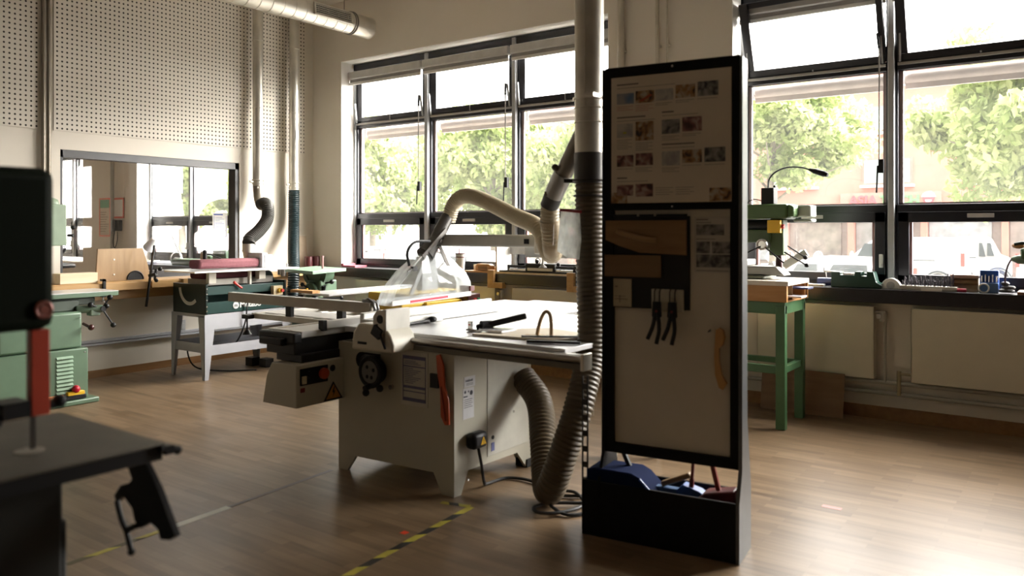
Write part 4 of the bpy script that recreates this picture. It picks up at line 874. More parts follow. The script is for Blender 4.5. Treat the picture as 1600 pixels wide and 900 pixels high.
# ================================================================== YELLOW MACHINE BEHIND THE SAW
r = thing('planing_machine', 'yellow planing machine standing behind the table saw', 'machine', (2.75,-1.0,0))
mk('body', MB().box(2.55,-1.45,.25,2.98,-.60,.80).box(2.50,-1.42,.80,2.98,-.60,.90), yellow_m, r, bev=.01)
mk('stand', MB().box(2.60,-1.4,0,2.9,-.7,.25), green_mid, r, bev=.01)
mk('table', MB().box(2.1,-1.9,.885,2.49,-.5,.905), castiron, r, bev=.003)
mk('side_arm', MB().box(2.75,-.95,.72,3.05,-.62,.76).box(2.98,-1.15,.76,3.02,-.62,.80), yellow_m, r, bev=.004)
mk('control_box', MB().box(2.98,-.62,.70,3.10,-.42,.85), M('box_maroon', (.05,.012,.012), .4), r, bev=.01)
mk('control_button', MB().rod((3.10,-.52,.79),(3.12,-.52,.79),.015), redp, r, 'red button')
mk('start_button', MB().rod((3.10,-.46,.79),(3.12,-.46,.79),.015), M('button_green', (.02,.30,.12), .4), r, 'green button')
solo('timber_strip', MB().box(2.0,-1.95,.9055,2.32,-1.86,.93), oak_dark, 'orange timber strip at the end of the planing machine table', 'wood strip')

# ================================================================== BENCH MORTISER WITH TILTING TABLE, CORNER
r = thing('tilting_machine', 'pale green machine with a tilting square table and ball levers near the room corner', 'machine', (.75,-.55,0))
_o = V(-.34,.24,-.04)
mk('table', MB().prism([(1.51-.34,-1.27+.24),(.80-.34,-1.11+.24),(.56-.34,-.42+.24),(1.27-.34,-.583+.24)][::-1], 'z', .985, 1.02), M('table_green', (.22,.33,.24), .4), r, bev=.004)
mk('table_pin', MB().rod((.80,-.58,1.02),(.80,-.58,1.16),.012).rod((.80,-.58,1.15),(.80,-.58,1.165),.016), M('pin_pink', (.35,.18,.18), .4), r)
qd = MB().prism([(.58+.0,.985)]+[(.80+.20*math.cos(t),.985+.17*math.sin(t)) for t in [math.pi+math.pi*k/12 for k in range(13)]], 'y', -.70, -.58)
mk('quadrant', qd, green_pale, r)
mk('quadrant_slot', MB().torus((.80,-.705,.985),.13,.008,'y',16,6,math.pi*1.1,math.pi*1.9), M('slot_dark', (.05,.07,.05), .4), r)
mk('trunnion', MB().box(.74,-.74,.72,.95,-.50,.90).box(.62,-.66,.80,.78,-.5,.93).rod((.82,-.78,.78),(.82,-.70,.78),.10,20), green_pale, r, bev=.015)
mk('column', MB().rod((.62,-.55,.5),(.62,-.55,.92),.085,24).rod((.62,-.55,.66),(.62,-.55,.80),.10,24), M('column_green', (.17,.24,.15), .4), r)
mk('collar', MB().rod((.62,-.55,.56),(.62,-.55,.62),.10,24), M('collar_iron', (.10,.08,.07), .4, .5), r)
mk('lever', MB().rod((.72,-.80,.85),(.92,-.84,.80),.010).ball((.72,-.80,.85),.024).ball((1.0,-.62,.88),.026).rod((.88,-.72,.85),(1.0,-.62,.88),.010).rod((.90,-.72,.70),(1.08,-.55,.70),.008).ball((1.08,-.55,.70),.022).rod((.88,-.76,.74),(.88,-.80,.60),.020).ball((.92,-.78,.74),.028).rod((.95,-.70,.78),(.97,-.70,.84),.02), blackp, r)
mk('yellow_cap', MB().rod((.86,-.86,.80),(.86,-.83,.80),.018), yellow, r)
mk('locking_handle', MB().bar((.32,-.70,.68),(.55,-.66,.70),.025,.03).rod((.55,-.66,.70),(.52,-.66,.60),.012), blackp, r)
mk('base_plate', MB().box(.42,-.85,.52,1.10,-.35,.57), castiron, r, bev=.006)
mk('red_knob', MB().ball((.92,-.80,.59),.025), redp, r)
mk('pedestal', MB().box(.50,-.78,-.04,1.02,-.42,.52), green_pale, r, bev=.02)
r.location = r.location + V(.34,-.24,.04)

# ================================================================== ITEMS ON THE LEFT WINDOW SILL
ZS = 1.0355
solo('pink_roll', MB().rod((.60,-.04,ZS+.022),(.60,.16,ZS+.022),.022,16).box(.60,-.05,ZS,.84,.15,ZS+.02), M('pink_sheet', (.45,.12,.15), .7), 'rolled red sandpaper at the left end of the window sill', 'sandpaper')
solo('pink_box', MB().box(1.66,-.08,ZS,1.95,.05,ZS+.045), M('pink_card', (.50,.20,.22), .7), 'flat pink carton on the sill behind the blade guard', 'box', bev=.003)
r = thing('glue_pot', 'stack of clear cups with dark rims on the sill beside the blade guard', 'cups', (2.52,-.02,ZS))
mk('cup', MB().cone((2.50,-.02,ZS),(2.50,-.02,ZS+.20),.045,.055), M('cup_clear', (.45,.46,.46), .3), r)
mk('rim', MB().torus((2.50,-.02,ZS+.20),.055,.006,'z').torus((2.50,-.02,ZS+.16),.054,.005,'z').rod((2.48,-.02,ZS+.2),(2.48,-.02,ZS+.26),.006), M('rim_maroon', (.12,.04,.05), .4), r)
r = thing('wooden_plane', 'beech wooden block plane lying on a thin board on the sill', 'plane', (2.80,.0,ZS))
mk('body', MB().prism([(2.74,ZS+.022),(2.74,ZS+.075),(2.76,ZS+.095),(2.92,ZS+.095),(2.95,ZS+.075),(2.95,ZS+.022)], 'y', -.06, .02), oak_dark, r, bev=.008)
mk('recess', MB().box(2.78,-.0615,ZS+.035,2.91,-.06,ZS+.07), M('recess_wood', (.22,.11,.03), .5), r)
solo('thin_board', MB().box(2.60,-.10,ZS,3.03,.10,ZS+.018), oak_dark, 'thin orange board under the wooden plane on the sill', 'board')
solo('wood_offcut', MB().box(2.64,.04,ZS+.0185,2.71,.09,ZS+.08).box(2.70,.05,ZS+.0185,3.0,.09,ZS+.06), pine, 'pale timber offcuts behind the wooden plane', 'wood block')
# dovetail jig in its wooden tray
r = thing('jig_tray', 'open wooden tray with white faced sides on the sill behind the saw', 'tray', (3.5,.0,ZS))
mk('base_board', MB().box(3.06,-.11,ZS,4.12,.16,ZS+.02), pine, r)
mk('side_board', MB().box(3.06,-.11,ZS+.02,3.072,.16,ZS+.31), beech, r)
mk('side_face', MB().box(3.072,-.105,ZS+.02,3.075,.155,ZS+.31), white_pl, r)
mk('side_board', MB().box(4.108,-.11,ZS+.02,4.12,.16,ZS+.31), beech, r)
mk('side_face', MB().box(4.105,-.105,ZS+.02,4.108,.155,ZS+.31), white_pl, r)
mk('back_strip', MB().box(3.075,.135,ZS+.20,4.105,.15,ZS+.31), M('strip_grey', (.55,.55,.54), .5), r)
r = thing('dovetail_jig', 'black and steel dovetail jig lying inside the wooden tray', 'jig', (3.6,0,ZS+.02))
z = ZS+.0205
mk('base', MB().box(3.10,-.10,z,4.08,.08,z+.015), blackp, r)
mk('body', MB().box(3.42,-.08,z+.015,3.78,.05,z+.095), blackp, r, bev=.01)
mk('name_plate', MB().box(3.45,-.083,z+.02,3.76,-.08,z+.05), alu, r)
mk('template_bar', MB().box(3.20,-.06,z+.015,3.42,.02,z+.035), steel, r); mk('template_bar', MB().box(3.78,-.06,z+.015,3.99,.02,z+.035), steel, r)
mk('clamp_bar', MB().rod((3.18,-.03,z+.06),(3.42,-.03,z+.06),.012).rod((3.78,-.03,z+.06),(4.0,-.03,z+.06),.012).box(3.17,-.05,z+.015,3.20,.0,z+.075).box(3.99,-.05,z+.015,4.02,0,z+.075), blackp, r)
mk('knob', MB().ball((3.53,-.02,z+.115),.022).ball((3.76,-.02,z+.125),.02).ball((3.81,-.05,z+.09),.02).torus((3.54,-.02,z+.12),.03,.005,'y'), blackp, r)
for i, x in enumerate((3.03, 4.02)):
    r = thing('sill_hook', 'L-shaped beech block clamped on the sill front, %s of two' % ('left' if i == 0 else 'right'), 'wood block', (x,-.15,.90), 'beech blocks on the sill front')
    mk('upright', MB().box(x-.04,-.165,.885,x+.04,-.122,1.075), beech, r, bev=.003)
    mk('foot', MB().box(x+.04,-.165,.885,x+.16,-.10,.945), beech, r, bev=.003)

# ================================================================== DISPLAY BOARD
TH = math.radians(7.05)
r = thing('display_board', 'tall black framed display board on a black trough with tool wall', 'display board', (6.148,-3.448,0), rotz=TH)
BW = .735; fx0 = .077
mk('frame', MB().box(fx0,.06,.405,fx0+.045,.10,2.296).box(BW-.045,.06,.405,BW,.10,2.296).box(fx0,.06,2.245,BW,.10,2.296).box(fx0,.06,1.595,BW,.10,1.625).box(fx0,.06,.405,BW,.10,.455), black_board, r, bev=.003)
mk('side_panel', MB().prism([(.062,2.29),(.16,2.29),(.16,.62),(.235,.30),(.235,.0),(.0,0),(.0,.27),(.055,.40)], 'x', BW-.005, BW+.012), M('side_grey_board', (.10,.105,.11), .35), r)
mk('left_panel', MB().prism([(.062,2.29),(.16,2.29),(.16,.62),(.235,.30),(.235,0),(.0,0),(.0,.27),(.055,.40)], 'x', fx0-.015, fx0), black_board, r)
mk('back_panel', MB().box(fx0+.03,.10,.43,BW-.03,.115,2.27), black_board, r)
mk('tool_wall', MB().box(fx0+.04,.083,.45,BW-.04,.09,1.60), white_board, r)
mk('trough', MB().box(-.02,.0,.0,BW,.015,.27).box(-.02,.22,0,BW,.235,.27).box(-.02,.015,0,BW,.22,.02).box(-.02,0,0,-.005,.235,.27), black_board, r, bev=.003)
post = MB(); post.box(-.045,.055,0,-.037,.059,.77).box(-.018,.055,0,-.010,.059,.77)
z = .0
while z < .74: post.box(-.037,.055,z,-.018,.059,z+.028); z += .078
mk('slotted_post', post, M('post_dark', (.03,.026,.022), .5), r)
mk('frame_screw', MB().rod((.42,.058,2.275),(.42,.062,2.275),.006,8).rod((.42,.058,1.61),(.42,.062,1.61),.005,8).rod((.10,.05,.29),(.10,.058,.29),.006), steel, r)
# poster with its printed pictures
pm = [M('poster_paper', (.60,.52,.41), .55, var=.02), M('poster_ink', (.12,.10,.09), .6), M('poster_redink', (.40,.10,.07), .6),
      photo_mat('print_blue_grey', [(.03,.12,.28),(.30,.29,.28)], 14), photo_mat('print_warm', [(.03,.02,.02),(.30,.16,.06),(.42,.36,.28)], 28), photo_mat('print_grey', [(.30,.28,.27),(.46,.43,.38)], 22), photo_mat('print_rose', [(.05,.02,.02),(.20,.09,.08),(.38,.28,.24)], 26), photo_mat('print_mono', [(.04,.04,.045),(.28,.27,.25)], 30),
      M('print_red_spot', (.35,.07,.03), .6), M('print_yellow_spot', (.40,.36,.05), .6)]
po = MB()
PX0, PX1, PZ0, PZ1 = .115, .698, 1.629, 2.243
po.m(0).box(PX0,.052,PZ0,PX1,.060,PZ1)
def U(u): return PX0 + u*(PX1-PX0)
def Zv(v): return PZ1 - v*(PZ1-PZ0)
def pic(u, v, w_, h_, mi, cap=2, cm=1):
    po.m(mi).box(U(u),.0505,Zv(v+h_),U(u+w_),.052,Zv(v))
    for k in range(cap): po.m(cm).box(U(u),.0512,Zv(v+h_+.018+.014*k)-.0014,U(u+w_*(.95-.25*(k%2))),.052,Zv(v+h_+.018+.014*k)+.0006)
def head(u, v, n1, n2):
    po.m(1).box(U(u),.0508,Zv(v)-.0035,U(u+n1),.052,Zv(v)+.003); po.m(1).box(U(u),.0512,Zv(v+.028)-.001,U(u+n2),.052,Zv(v+.028)+.001)
head(.05,.06,.19,.50); head(.05,.32,.25,.33); head(.44,.30,.10,.30); head(.44,.55,.27,.27) ; head(.05,.80,.09,.27)
for (u, v, w_, h_, mi, cap, cm) in ((.05,.13,.15,.085,3,3,2),(.215,.12,.16,.095,4,4,2),(.385,.12,.15,.09,5,2,1),(.555,.10,.16,.10,4,2,1),(.735,.09,.165,.11,7,1,1),
    (.05,.37,.14,.11,5,6,1),(.215,.36,.155,.15,4,5,1),(.44,.36,.15,.11,7,3,1),(.61,.35,.16,.11,6,2,1),
    (.05,.62,.145,.09,6,1,1),(.215,.61,.15,.095,6,3,1),(.44,.605,.15,.11,5,3,1),(.61,.60,.16,.10,4,1,1),(.79,.59,.165,.11,7,1,1),
    (.05,.855,.145,.085,6,0,1),(.215,.85,.15,.10,6,0,1),(.0,.915,.14,.085,4,0,1),(.83,.895,.17,.10,4,0,1)): pic(u,v,w_,h_,mi,cap,cm)
for u in (.385,.555):
    for k in range(4): po.m(1).box(U(u),.0512,Zv(.885+.017*k)-.0012,U(u+.15-.03*(k%2)),.052,Zv(.885+.017*k)+.0008)
po.m(8).prism([(U(.24),Zv(.20)),(U(.34),Zv(.15)),(U(.36),Zv(.16)),(U(.27),Zv(.205))], 'y', .0498, .0505)
po.m(9).box(U(.105),.0498,Zv(.45),U(.135),.0505,Zv(.435)); po.m(3)
mk('poster', po, pm, r)
pp = MB(); pp.m(0).box(.52,.078,1.30,.698,.083,1.56); pp.m(1).box(.53,.0765,1.545,.585,.078,1.55).box(.53,.0765,1.532,.60,.078,1.535).box(.53,.0765,1.455,.62,.078,1.458)
pp.m(2).box(.53,.0765,1.475,.66,.078,1.525).box(.53,.0765,1.39,.595,.078,1.445).box(.603,.0765,1.39,.69,.078,1.445).box(.53,.0765,1.325,.69,.078,1.385); pp.m(1).box(.53,.0765,1.308,.68,.078,1.311)
mk('instruction_sheet', pp, [M('sheet_paper', (.50,.46,.40), .55), pm[1], pm[7]], r)
mk('magnet_panel', MB().box(.095,.068,1.12,.50,.083,1.565), M('panel_black', (.004,.004,.004), .6), r)
mk('panel_clip', MB().box(.11,.060,1.562,.24,.07,1.575).box(.255,.060,1.562,.325,.07,1.575).box(.34,.06,1.562,.49,.07,1.575), blackp, r)
def bpt(lx, ly, z): return (6.148+lx*math.cos(TH)-ly*math.sin(TH), -3.448+lx*math.sin(TH)+ly*math.cos(TH), z)
def bthing(name, label, cat, lx, z, group=None):
    return thing(name, label, cat, bpt(lx,.05,z), group, rotz=TH)
def L_(lx0): return lambda x: x-lx0
q = bthing('push_board', 'wide brown wooden push board at the top of the black panel', 'push board', .29, 1.38)
mk('board', MB().prism([(-.205,.165),(.20,.165),(.20,.0),(-.03,.01),(-.13,.04),(-.205,.07)], 'y', .0, .012), wood('push_wood', (.19,.10,.035), (.26,.15,.06), 0), q)
mk('handle', MB().tube(smooth([(-.14,-.012,.115),(-.10,-.014,.10),(.0,-.014,.075),(.06,-.012,.068)],5), .014, 10), wood('handle_wood', (.27,.16,.065), (.33,.2,.09), 0), q)
q = bthing('scrap_board', 'plain brown board under the wide push board', 'board', .22, 1.272)
mk('board', MB().box(-.14,0,0,.145,.012,.105), wood('slat_wood', (.15,.085,.03), (.19,.11,.045), 0), q)
q = bthing('info_card', 'small cream card at the lower left of the black panel', 'card', .165, 1.125)
mk('card', MB().box(-.047,.012,.0,.05,.016,.135), M('card_cream', (.42,.36,.25), .6), q)
mk('print', MB().box(-.035,.0105,.095,-.02,.012,.10).box(-.035,.0105,.035,.03,.012,.038).rod((-.01,.0115,.02),(-.01,.0115,.055),.002).box(-.035,.0105,.05,.02,.012,.052), pm[1], q)
q = bthing('hook_plate', 'cream hook plate carrying the black cable ties on the tool wall', 'plate', .395, 1.112)
mk('plate', MB().box(-.075,.0,.0,.08,.018,.105), M('plate_cream', (.44,.41,.33), .5), q, bev=.003)
for x in (-.055,-.03,.02,.045): mk('hook', MB().rod((x,-.014,.095),(x,.002,.105),.003).rod((x,-.014,.095),(x,-.016,.02),.003), blackp, q)
for i, x in enumerate((.355, .43)):
    q = bthing('pliers', 'pair of black-handled pliers hanging from the hook plate, %s of two' % ('left' if i == 0 else 'right'), 'pliers', x, .96, 'black pliers on the hook plate')
    mk('head', MB().prism([(-.018,.20),(.02,.20),(.024,.13),(.0,.11),(-.022,.13)], 'y', -.032, -.02), blackp, q)
    mk('grip', MB().tube(smooth([(-.005,-.026,.15),(-.02,-.026,.08),(-.045,-.026,.02)],5), .010, 8), blackp, q)
    mk('grip', MB().tube(smooth([(.005,-.026,.15),(.012,-.026,.07),(-.002,-.026,.0)],5), .010, 8), blackp, q)
    mk('pivot', MB().rod((0,-.034,.155),(0,-.03,.155),.006), M('pivot_red', (.2,.02,.02), .4), q)
q = bthing('turned_handle', 'curved brown wooden push stick hanging at the right of the white tool wall', 'push stick', .642, .765)
mk('shaft', MB().prism([(-.015,.275),(.0,.285),(.018,.275),(.026,.24),(.018,.205),(.0,.19),(.0,.13),(.012,.07),(.035,.03),(.018,.0),(.0,.01),(-.018,.07),(-.022,.16)], 'y', .0, .025), wood('turned_wood', (.40,.21,.07), (.48,.27,.10), 2), q)
q = bthing('wall_hook', 'tiny dark screw hook on the white tool wall', 'hook', .595, 1.03)
mk('hook', MB().rod((0,.03,0),(0,.0,0),.004).rod((0,.0,0),(.01,.0,.01),.003), blackp, q)
# things in the trough
q = thing('dustpan', 'dark blue dustpan lying over the left of the trough', 'dustpan', bpt(.13,.06,.265), rotz=TH)
mk('pan', MB().prism([(-.13,.0),(-.13,.055),(-.09,.065),(.10,.065),(.145,.045),(.20,-.01),(.245,-.045),(.235,-.055),(.16,-.05)], 'y', -.05, .13), bluep, q, bev=.008)
mk('lip', MB().bar((.145,-.052,.045),(.245,-.052,-.05),.006,.010), blueb, q)
q = thing('bench_brush', 'small wooden handled brush standing in the trough behind the blue dustpan', 'brush', bpt(.40,.12,.10), rotz=TH)
mk('handle', MB().bar((-.05,0,.17),(.09,.0,.235),.035,.025), ply, q, bev=.006)
mk('bristles', MB().box(-.08,-.02,.03,.06,.02,.16), M('bristle_blue', (.04,.10,.22), .8), q)
q = thing('blue_tin', 'blue and violet carton standing in the trough between the brush and the red dustpan', 'box', bpt(.49,.12,.02), rotz=TH)
mk('carton', MB().prism([(-.06,0),(-.06,.24),(-.03,.27),(.05,.25),(.11,.21),(.11,0)], 'y', -.03, .03), M('carton_blue', (.02,.08,.30), .5, var=.5, scale=6), q)
q = thing('red_dustpan', 'dark red dustpan with two upright red handles in the right of the trough', 'dustpan', bpt(.62,.11,.02), rotz=TH)
mk('pan', MB().prism([(-.11,.20),(-.05,.255),(.09,.285),(.10,.20),(.10,.1),(-.10,.1)], 'y', -.05, .05), M('pan_red', (.12,.01,.012), .4), q, bev=.008)
mk('handle', MB().bar((-.13,0,.15),(-.11,0,.43),.014,.012).bar((-.12,0,.30),(-.13,0,.15),.02,.014), M('handle_red', (.14,.012,.015), .4), q)
mk('handle', MB().bar((-.035,0,.43),(.01,0,.25),.02,.018), M('handle_red2', (.20,.02,.015), .4), q)
q = thing('scraper_handle', 'dark broom handle end leaning in the left of the trough', 'handle', bpt(.14,.14,.30), rotz=TH)
mk('shaft', MB().bar((-.03,0,.16),(.05,0,.0),.02,.02), blackp, q)

# ================================================================== GREEN STAND AND DRILL PRESS
r = thing('drill_stand', 'green wooden stand with a plywood drawer box below the drill press', 'stand', (6.05,-.6,0))
fx, bx_ = 6.285, 5.72; fy, by = -.81, -.34
for x in (fx, bx_):
    for y in (fy, by): mk('leg', MB().box(x-.035,y-.03,0,x+.035,y+.03,.93), green_mid, r, bev=.004)
mk('top_rail', MB().box(bx_,fy-.02,.865,fx+.035,fy+.02,.955).box(fx-.02,fy,.865,fx+.03,by,.955).box(bx_-.03,fy,.865,bx_+.02,by,.955).box(bx_,by-.02,.865,fx+.035,by+.02,.955), green_mid, r, bev=.003)
mk('mid_rail', MB().box(bx_,fy-.02,.415,fx,fy+.02,.475).box(fx-.025,fy,.415,fx+.02,by,.465).box(bx_,by-.02,.42,fx,by+.02,.465).box(bx_-.02,fy,.415,bx_+.02,by,.465), green_mid, r, bev=.003)
mk('drawer_box', MB().box(bx_-.05,fy-.03,.957,fx-.02,fy-.018,1.08).box(bx_-.05,by+.0,.957,fx+.06,by+.015,1.08).box(fx+.0,fy-.01,.957,fx+.045,fy+.01,1.08).box(fx+.02,by-.02,.957,fx+.045,by+.0,1.08).box(bx_-.05,fy-.03,.957,fx+.05,by+.01,.970), oak_dark, r)
mk('front_face', MB().box(bx_-.05,fy-.035,.957,fx+.05,fy-.028,1.08), oak_dark, r)
mk('box_top', MB().box(bx_-.06,fy-.05,1.08,fx+.065,by+.03,1.115), M('pale_top', (.66,.60,.52), .5), r, bev=.004)
mk('drawer_divider', MB().box(fx-.3,fy+.12,.97,fx+.045,fy+.13,1.08), ply, r)
for i, (y, z, c, l_) in enumerate(((-.62,1.05,'blue','upper'),(-.72,.99,'white','lower'))):
    solo('box_paper', MB().box(6.10,y-.05,z,6.44-.02*i,y+.10,z+.012), M('folder_'+c, (.02,.03,.10) if c == 'blue' else (.6,.56,.62), .5), '%s folded sheet sticking out of the box under the drill press, the %s one' % (c, l_), 'folder')
r = thing('drill_press', 'green bench drill press with a yellow switch on top of the stand', 'drill press', (6.05,-.55,1.115))
Z0 = 1.1155
mk('base', MB().box(5.78,-.72,Z0,6.12,-.40,Z0+.03), M('drill_base', (.20,.22,.18), .4, .3), r, bev=.01)
mk('column', MB().rod((5.86,-.50,Z0+.03),(5.86,-.50,Z0+.50),.035,20), steel, r)
mk('head', MB().box(5.78,-.66,1.585,6.28,-.40,1.70).prism([(6.28,1.59),(6.33,1.605),(6.33,1.68),(6.28,1.70)], 'y', -.65, -.41), M('head_green', (.075,.14,.045), .4), r, bev=.015)
mk('belt_cover', MB().box(6.30,-.52,1.60,6.42,-.36,1.69).box(6.28,-.5,1.56,6.42,-.36,1.585), M('cover_pale', (.50,.55,.50), .5), r, bev=.01)
mk('quill_housing', MB().box(6.13,-.62,1.30,6.24,-.50,1.585).box(5.95,-.66,1.40,6.15,-.5,1.50), M('quill_green', (.06,.10,.035), .4), r, bev=.01)
mk('motor_mount', MB().rod((5.9,-.58,1.53),(6.18,-.6,1.53),.05,16).box(5.78,-.62,1.50,6.10,-.52,1.56), blackp, r)
mk('switch', MB().box(6.13,-.665,1.475,6.23,-.62,1.575), yellow, r, bev=.004)
mk('switch_button', MB().rod((6.235,-.64,1.525),(6.255,-.64,1.525),.017), redp, r)
mk('feed_hub', MB().rod((6.10,-.70,1.385),(6.10,-.60,1.385),.045,20).torus((6.10,-.70,1.385),.036,.008,'y'), steel, r)
mk('feed_handle', MB().rod((6.09,-.70,1.37),(5.99,-.72,1.32),.006).ball((5.98,-.72,1.31),.017).rod((6.13,-.70,1.36),(6.28,-.74,1.25),.006).ball((6.45,-.74,1.235),.017).rod((6.28,-.72,1.33),(6.45,-.74,1.235),.006), blackp, r)
mk('chuck', MB().cone((6.19,-.56,1.30),(6.19,-.56,1.20),.022,.03).rod((6.19,-.56,1.20),(6.19,-.56,1.145),.022), M('chuck_dark', (.06,.03,.03), .35, .6), r)
mk('vice', MB().prism([(5.88,Z0+.03),(5.95,Z0+.10),(6.20,Z0+.10),(6.27,Z0+.03)], 'y', -.68, -.50).box(5.92,-.7,Z0+.10,5.98,-.48,Z0+.15), M('vice_steel', (.26,.25,.23), .35, .6), r, bev=.01)
r = thing('gooseneck_lamp', 'black gooseneck lamp arching over the drill press', 'lamp', (6.05,-.52,1.70))
mk('base', MB().box(6.06,-.60,1.7005,6.16,-.50,1.83).rod((6.15,-.55,1.83),(6.15,-.55,1.85),.01), blackp, r, bev=.006)
mk('gooseneck', MB().tube(smooth([(6.10,-.55,1.83),(6.11,-.55,1.90),(6.16,-.55,1.955),(6.25,-.56,1.985),(6.36,-.58,1.98),(6.44,-.60,1.955)],8), .006, 8), blackp, r)
mk('lamp_head', MB().tube([(6.43,-.60,1.96),(6.47,-.605,1.945),(6.54,-.61,1.92),(6.57,-.615,1.91)], lambda i:(.010,.02,.023,.014)[i], 16), blackp, r)
mk('cable', MB().tube(smooth([(6.06,-.58,1.73),(6.0,-.6,1.74),(5.95,-.62,1.70),(5.93,-.64,1.6)]), .004, 6), blackp, r)
# mitre trimmer on the sill behind the drill
r = thing('mitre_clamp', 'grey steel angled mitre trimmer leaning on the sill behind the drill press', 'tool', (6.0,-.05,ZS))
mk('base', MB().prism([(5.80,ZS),(5.84,ZS+.09),(5.90,ZS+.11),(5.96,ZS+.05),(6.10,ZS+.04),(6.12,ZS)], 'y', -.11, .05), M('trimmer_grey', (.20,.20,.19), .4, .4), r, bev=.008)
mk('arm', MB().bar((5.94,-.02,1.12),(6.25,-.02,1.31),.03,.06), M('arm_grey', (.33,.33,.31), .4, .4), r)
mk('slider', MB().bar((5.90,-.05,1.14),(6.0,-.05,1.20),.05,.07), steel, r)
mk('knob', MB().ball((6.25,-.06,1.27),.02).rod((6.08,-.06,1.38),(6.25,-.06,1.27),.006), blackp, r)
r = thing('angle_bracket', 'small steel folding angle standing on the sill right of the stand', 'bracket', (6.15,.05,ZS))
mk('plate', MB().bar((6.05,.05,ZS+.005),(6.15,.05,ZS+.05),.04,.008).bar((6.15,.05,ZS+.05),(6.27,.05,ZS+.005),.04,.008), steel, r)
mk('rod', MB().rod((6.05,.02,ZS+.05),(6.28,.02,ZS+.01),.006), blackp, r)
solo('hardboard_sheet', MB().obox(V(6.25,-.17,.175),(.66,.006,.352),Matrix.Rotation(math.radians(-10),4,'X')), brownboard, 'brown hardboard sheet leaning on the wall behind the green stand', 'board')

# ================================================================== ITEMS ON THE RIGHT WINDOW SILL
def sitem(x): return (x, 0, ZS)
r = thing('spray_bottle', 'small dark blue topped bottle lying on the sill beside the green holder', 'bottle', sitem(6.36))
mk('body', MB().rod((6.33,.02,ZS+.035),(6.45,.02,ZS+.035),.033), M('bottle_blue', (.05,.06,.16), .3), r)
mk('cap', MB().rod((6.45,.02,ZS+.035),(6.49,.02,ZS+.035),.022).rod((6.40,.02,ZS+.06),(6.39,.02,ZS+.13),.004), white_pl, r)
solo('notepad', MB().box(6.27,-.09,ZS,6.40,-.02,ZS+.018), paper, 'small white pad on the sill front left of the green holder', 'pad', bev=.002)
r = thing('plane_holder', 'dark green stepped metal holder on the right window sill', 'holder', sitem(6.6))
mk('body', MB().prism([(6.46,ZS),(6.46,ZS+.125),(6.53,ZS+.125),(6.53,ZS+.10),(6.64,ZS+.10),(6.64,ZS+.13),(6.69,ZS+.13),(6.69,ZS+.095),(6.73,ZS+.095),(6.73,ZS+.135),(6.78,ZS+.13),(6.80,ZS+.05),(6.84,ZS+.03),(6.84,ZS)], 'y', -.09, .03), M('holder_green', (.010,.045,.032), .3), r, bev=.006)
mk('lever', MB().rod((6.39,-.03,ZS+.125),(6.50,-.03,ZS+.12),.008).rod((6.39,-.03,ZS+.12),(6.39,-.03,ZS+.16),.005).box(6.55,-.07,ZS+.10,6.63,0,ZS+.115), steel, r)
r = thing('tape_dispenser', 'white half-round tape dispenser on the sill below the window post', 'dispenser', sitem(6.88))
mk('body', MB().prism([(6.90+.075*math.cos(t),ZS+.085*math.sin(t)) for t in [math.pi*k/14 for k in range(15)]], 'y', -.06, -.01), white_pl, r, bev=.004)
mk('window', MB().prism([(6.90+.03*math.cos(t),ZS+.03+.03*math.sin(t)) for t in [2*math.pi*k/14 for k in range(14)]], 'y', -.0635, -.060), M('tape_grey', (.4,.42,.45), .4), r)
r = thing('bit_rack', 'pale rack full of upright drill bits on the right window sill', 'rack', sitem(7.15))
mk('tray', MB().box(6.97,-.10,ZS+.012,7.36,-.01,ZS+.035).box(6.98,-.09,ZS,7.35,-.02,ZS+.012), M('rack_pale', (.50,.48,.44), .5), r, bev=.003)
for i in range(16):
    for j in range(2):
        x = 6.99+.022*i+.008*j; h_ = .04+.05*((i*7+j*3) % 5)/5 + (.03 if i > 12 else 0); rr = .002+.0022*((i*5+j) % 3)
        b_ = MB(); b_.rod((x,-.08+.04*j,ZS+.035),(x,-.08+.04*j,ZS+.035+h_),rr,6); b_.rod((x,-.08+.04*j,ZS+.035+h_*.3),(x,-.08+.04*j,ZS+.035+h_*.55),rr*1.7,8)
        solo('drill_bit', b_, M('bit_steel', (.13,.12,.14), .3, .8) if (i, j) == (0, 0) else bpy.data.materials['bit_steel'], 'small steel drill bit standing upright in the pale sill rack', 'drill bit', 'drill bits in the sill rack')
solo('white_eraser', MB().box(7.12,-.115,ZS+.0,7.26,-.104,ZS+.02), paper, 'white strip lying in front of the drill bit rack', 'strip')
solo('red_cap', MB().rod((7.36,-.085,ZS+.014),(7.42,-.085,ZS+.014),.014), M('cap_red', (.4,.02,.05), .4), 'small red cap on the sill right of the drill bit rack', 'marker')  # a loose red cap, modelled as a plain short cylinder
r = thing('timber_box', 'shallow pale timber box on the sill beside the blue caddy', 'box', sitem(7.38))
mk('case', MB().box(7.30,.0,ZS,7.49,.08,ZS+.012).box(7.30,0,ZS,7.308,.08,ZS+.12).box(7.482,0,ZS,7.49,.08,ZS+.12).box(7.30,.07,ZS,7.49,.08,ZS+.12), pine, r)
mk('dowel', MB().rod((7.31,.04,ZS+.07),(7.48,.04,ZS+.07),.022,14), ply, r)
mk('lid', MB().box(7.30,-.002,ZS+.10,7.49,.08,ZS+.125), M('lid_brown', (.40,.27,.2), .5), r)
r = thing('bit_caddy', 'bright blue plastic bit caddy standing on the right window sill', 'caddy', sitem(7.55))
mk('back', MB().box(7.50,-.02,ZS,7.62,.02,ZS+.165), blueb, r, bev=.006)
mk('pocket', MB().box(7.50,-.06,ZS,7.62,-.02,ZS+.075), M('pocket_clear', (.12,.22,.45), .2), r, bev=.004)
tb_ = MB()
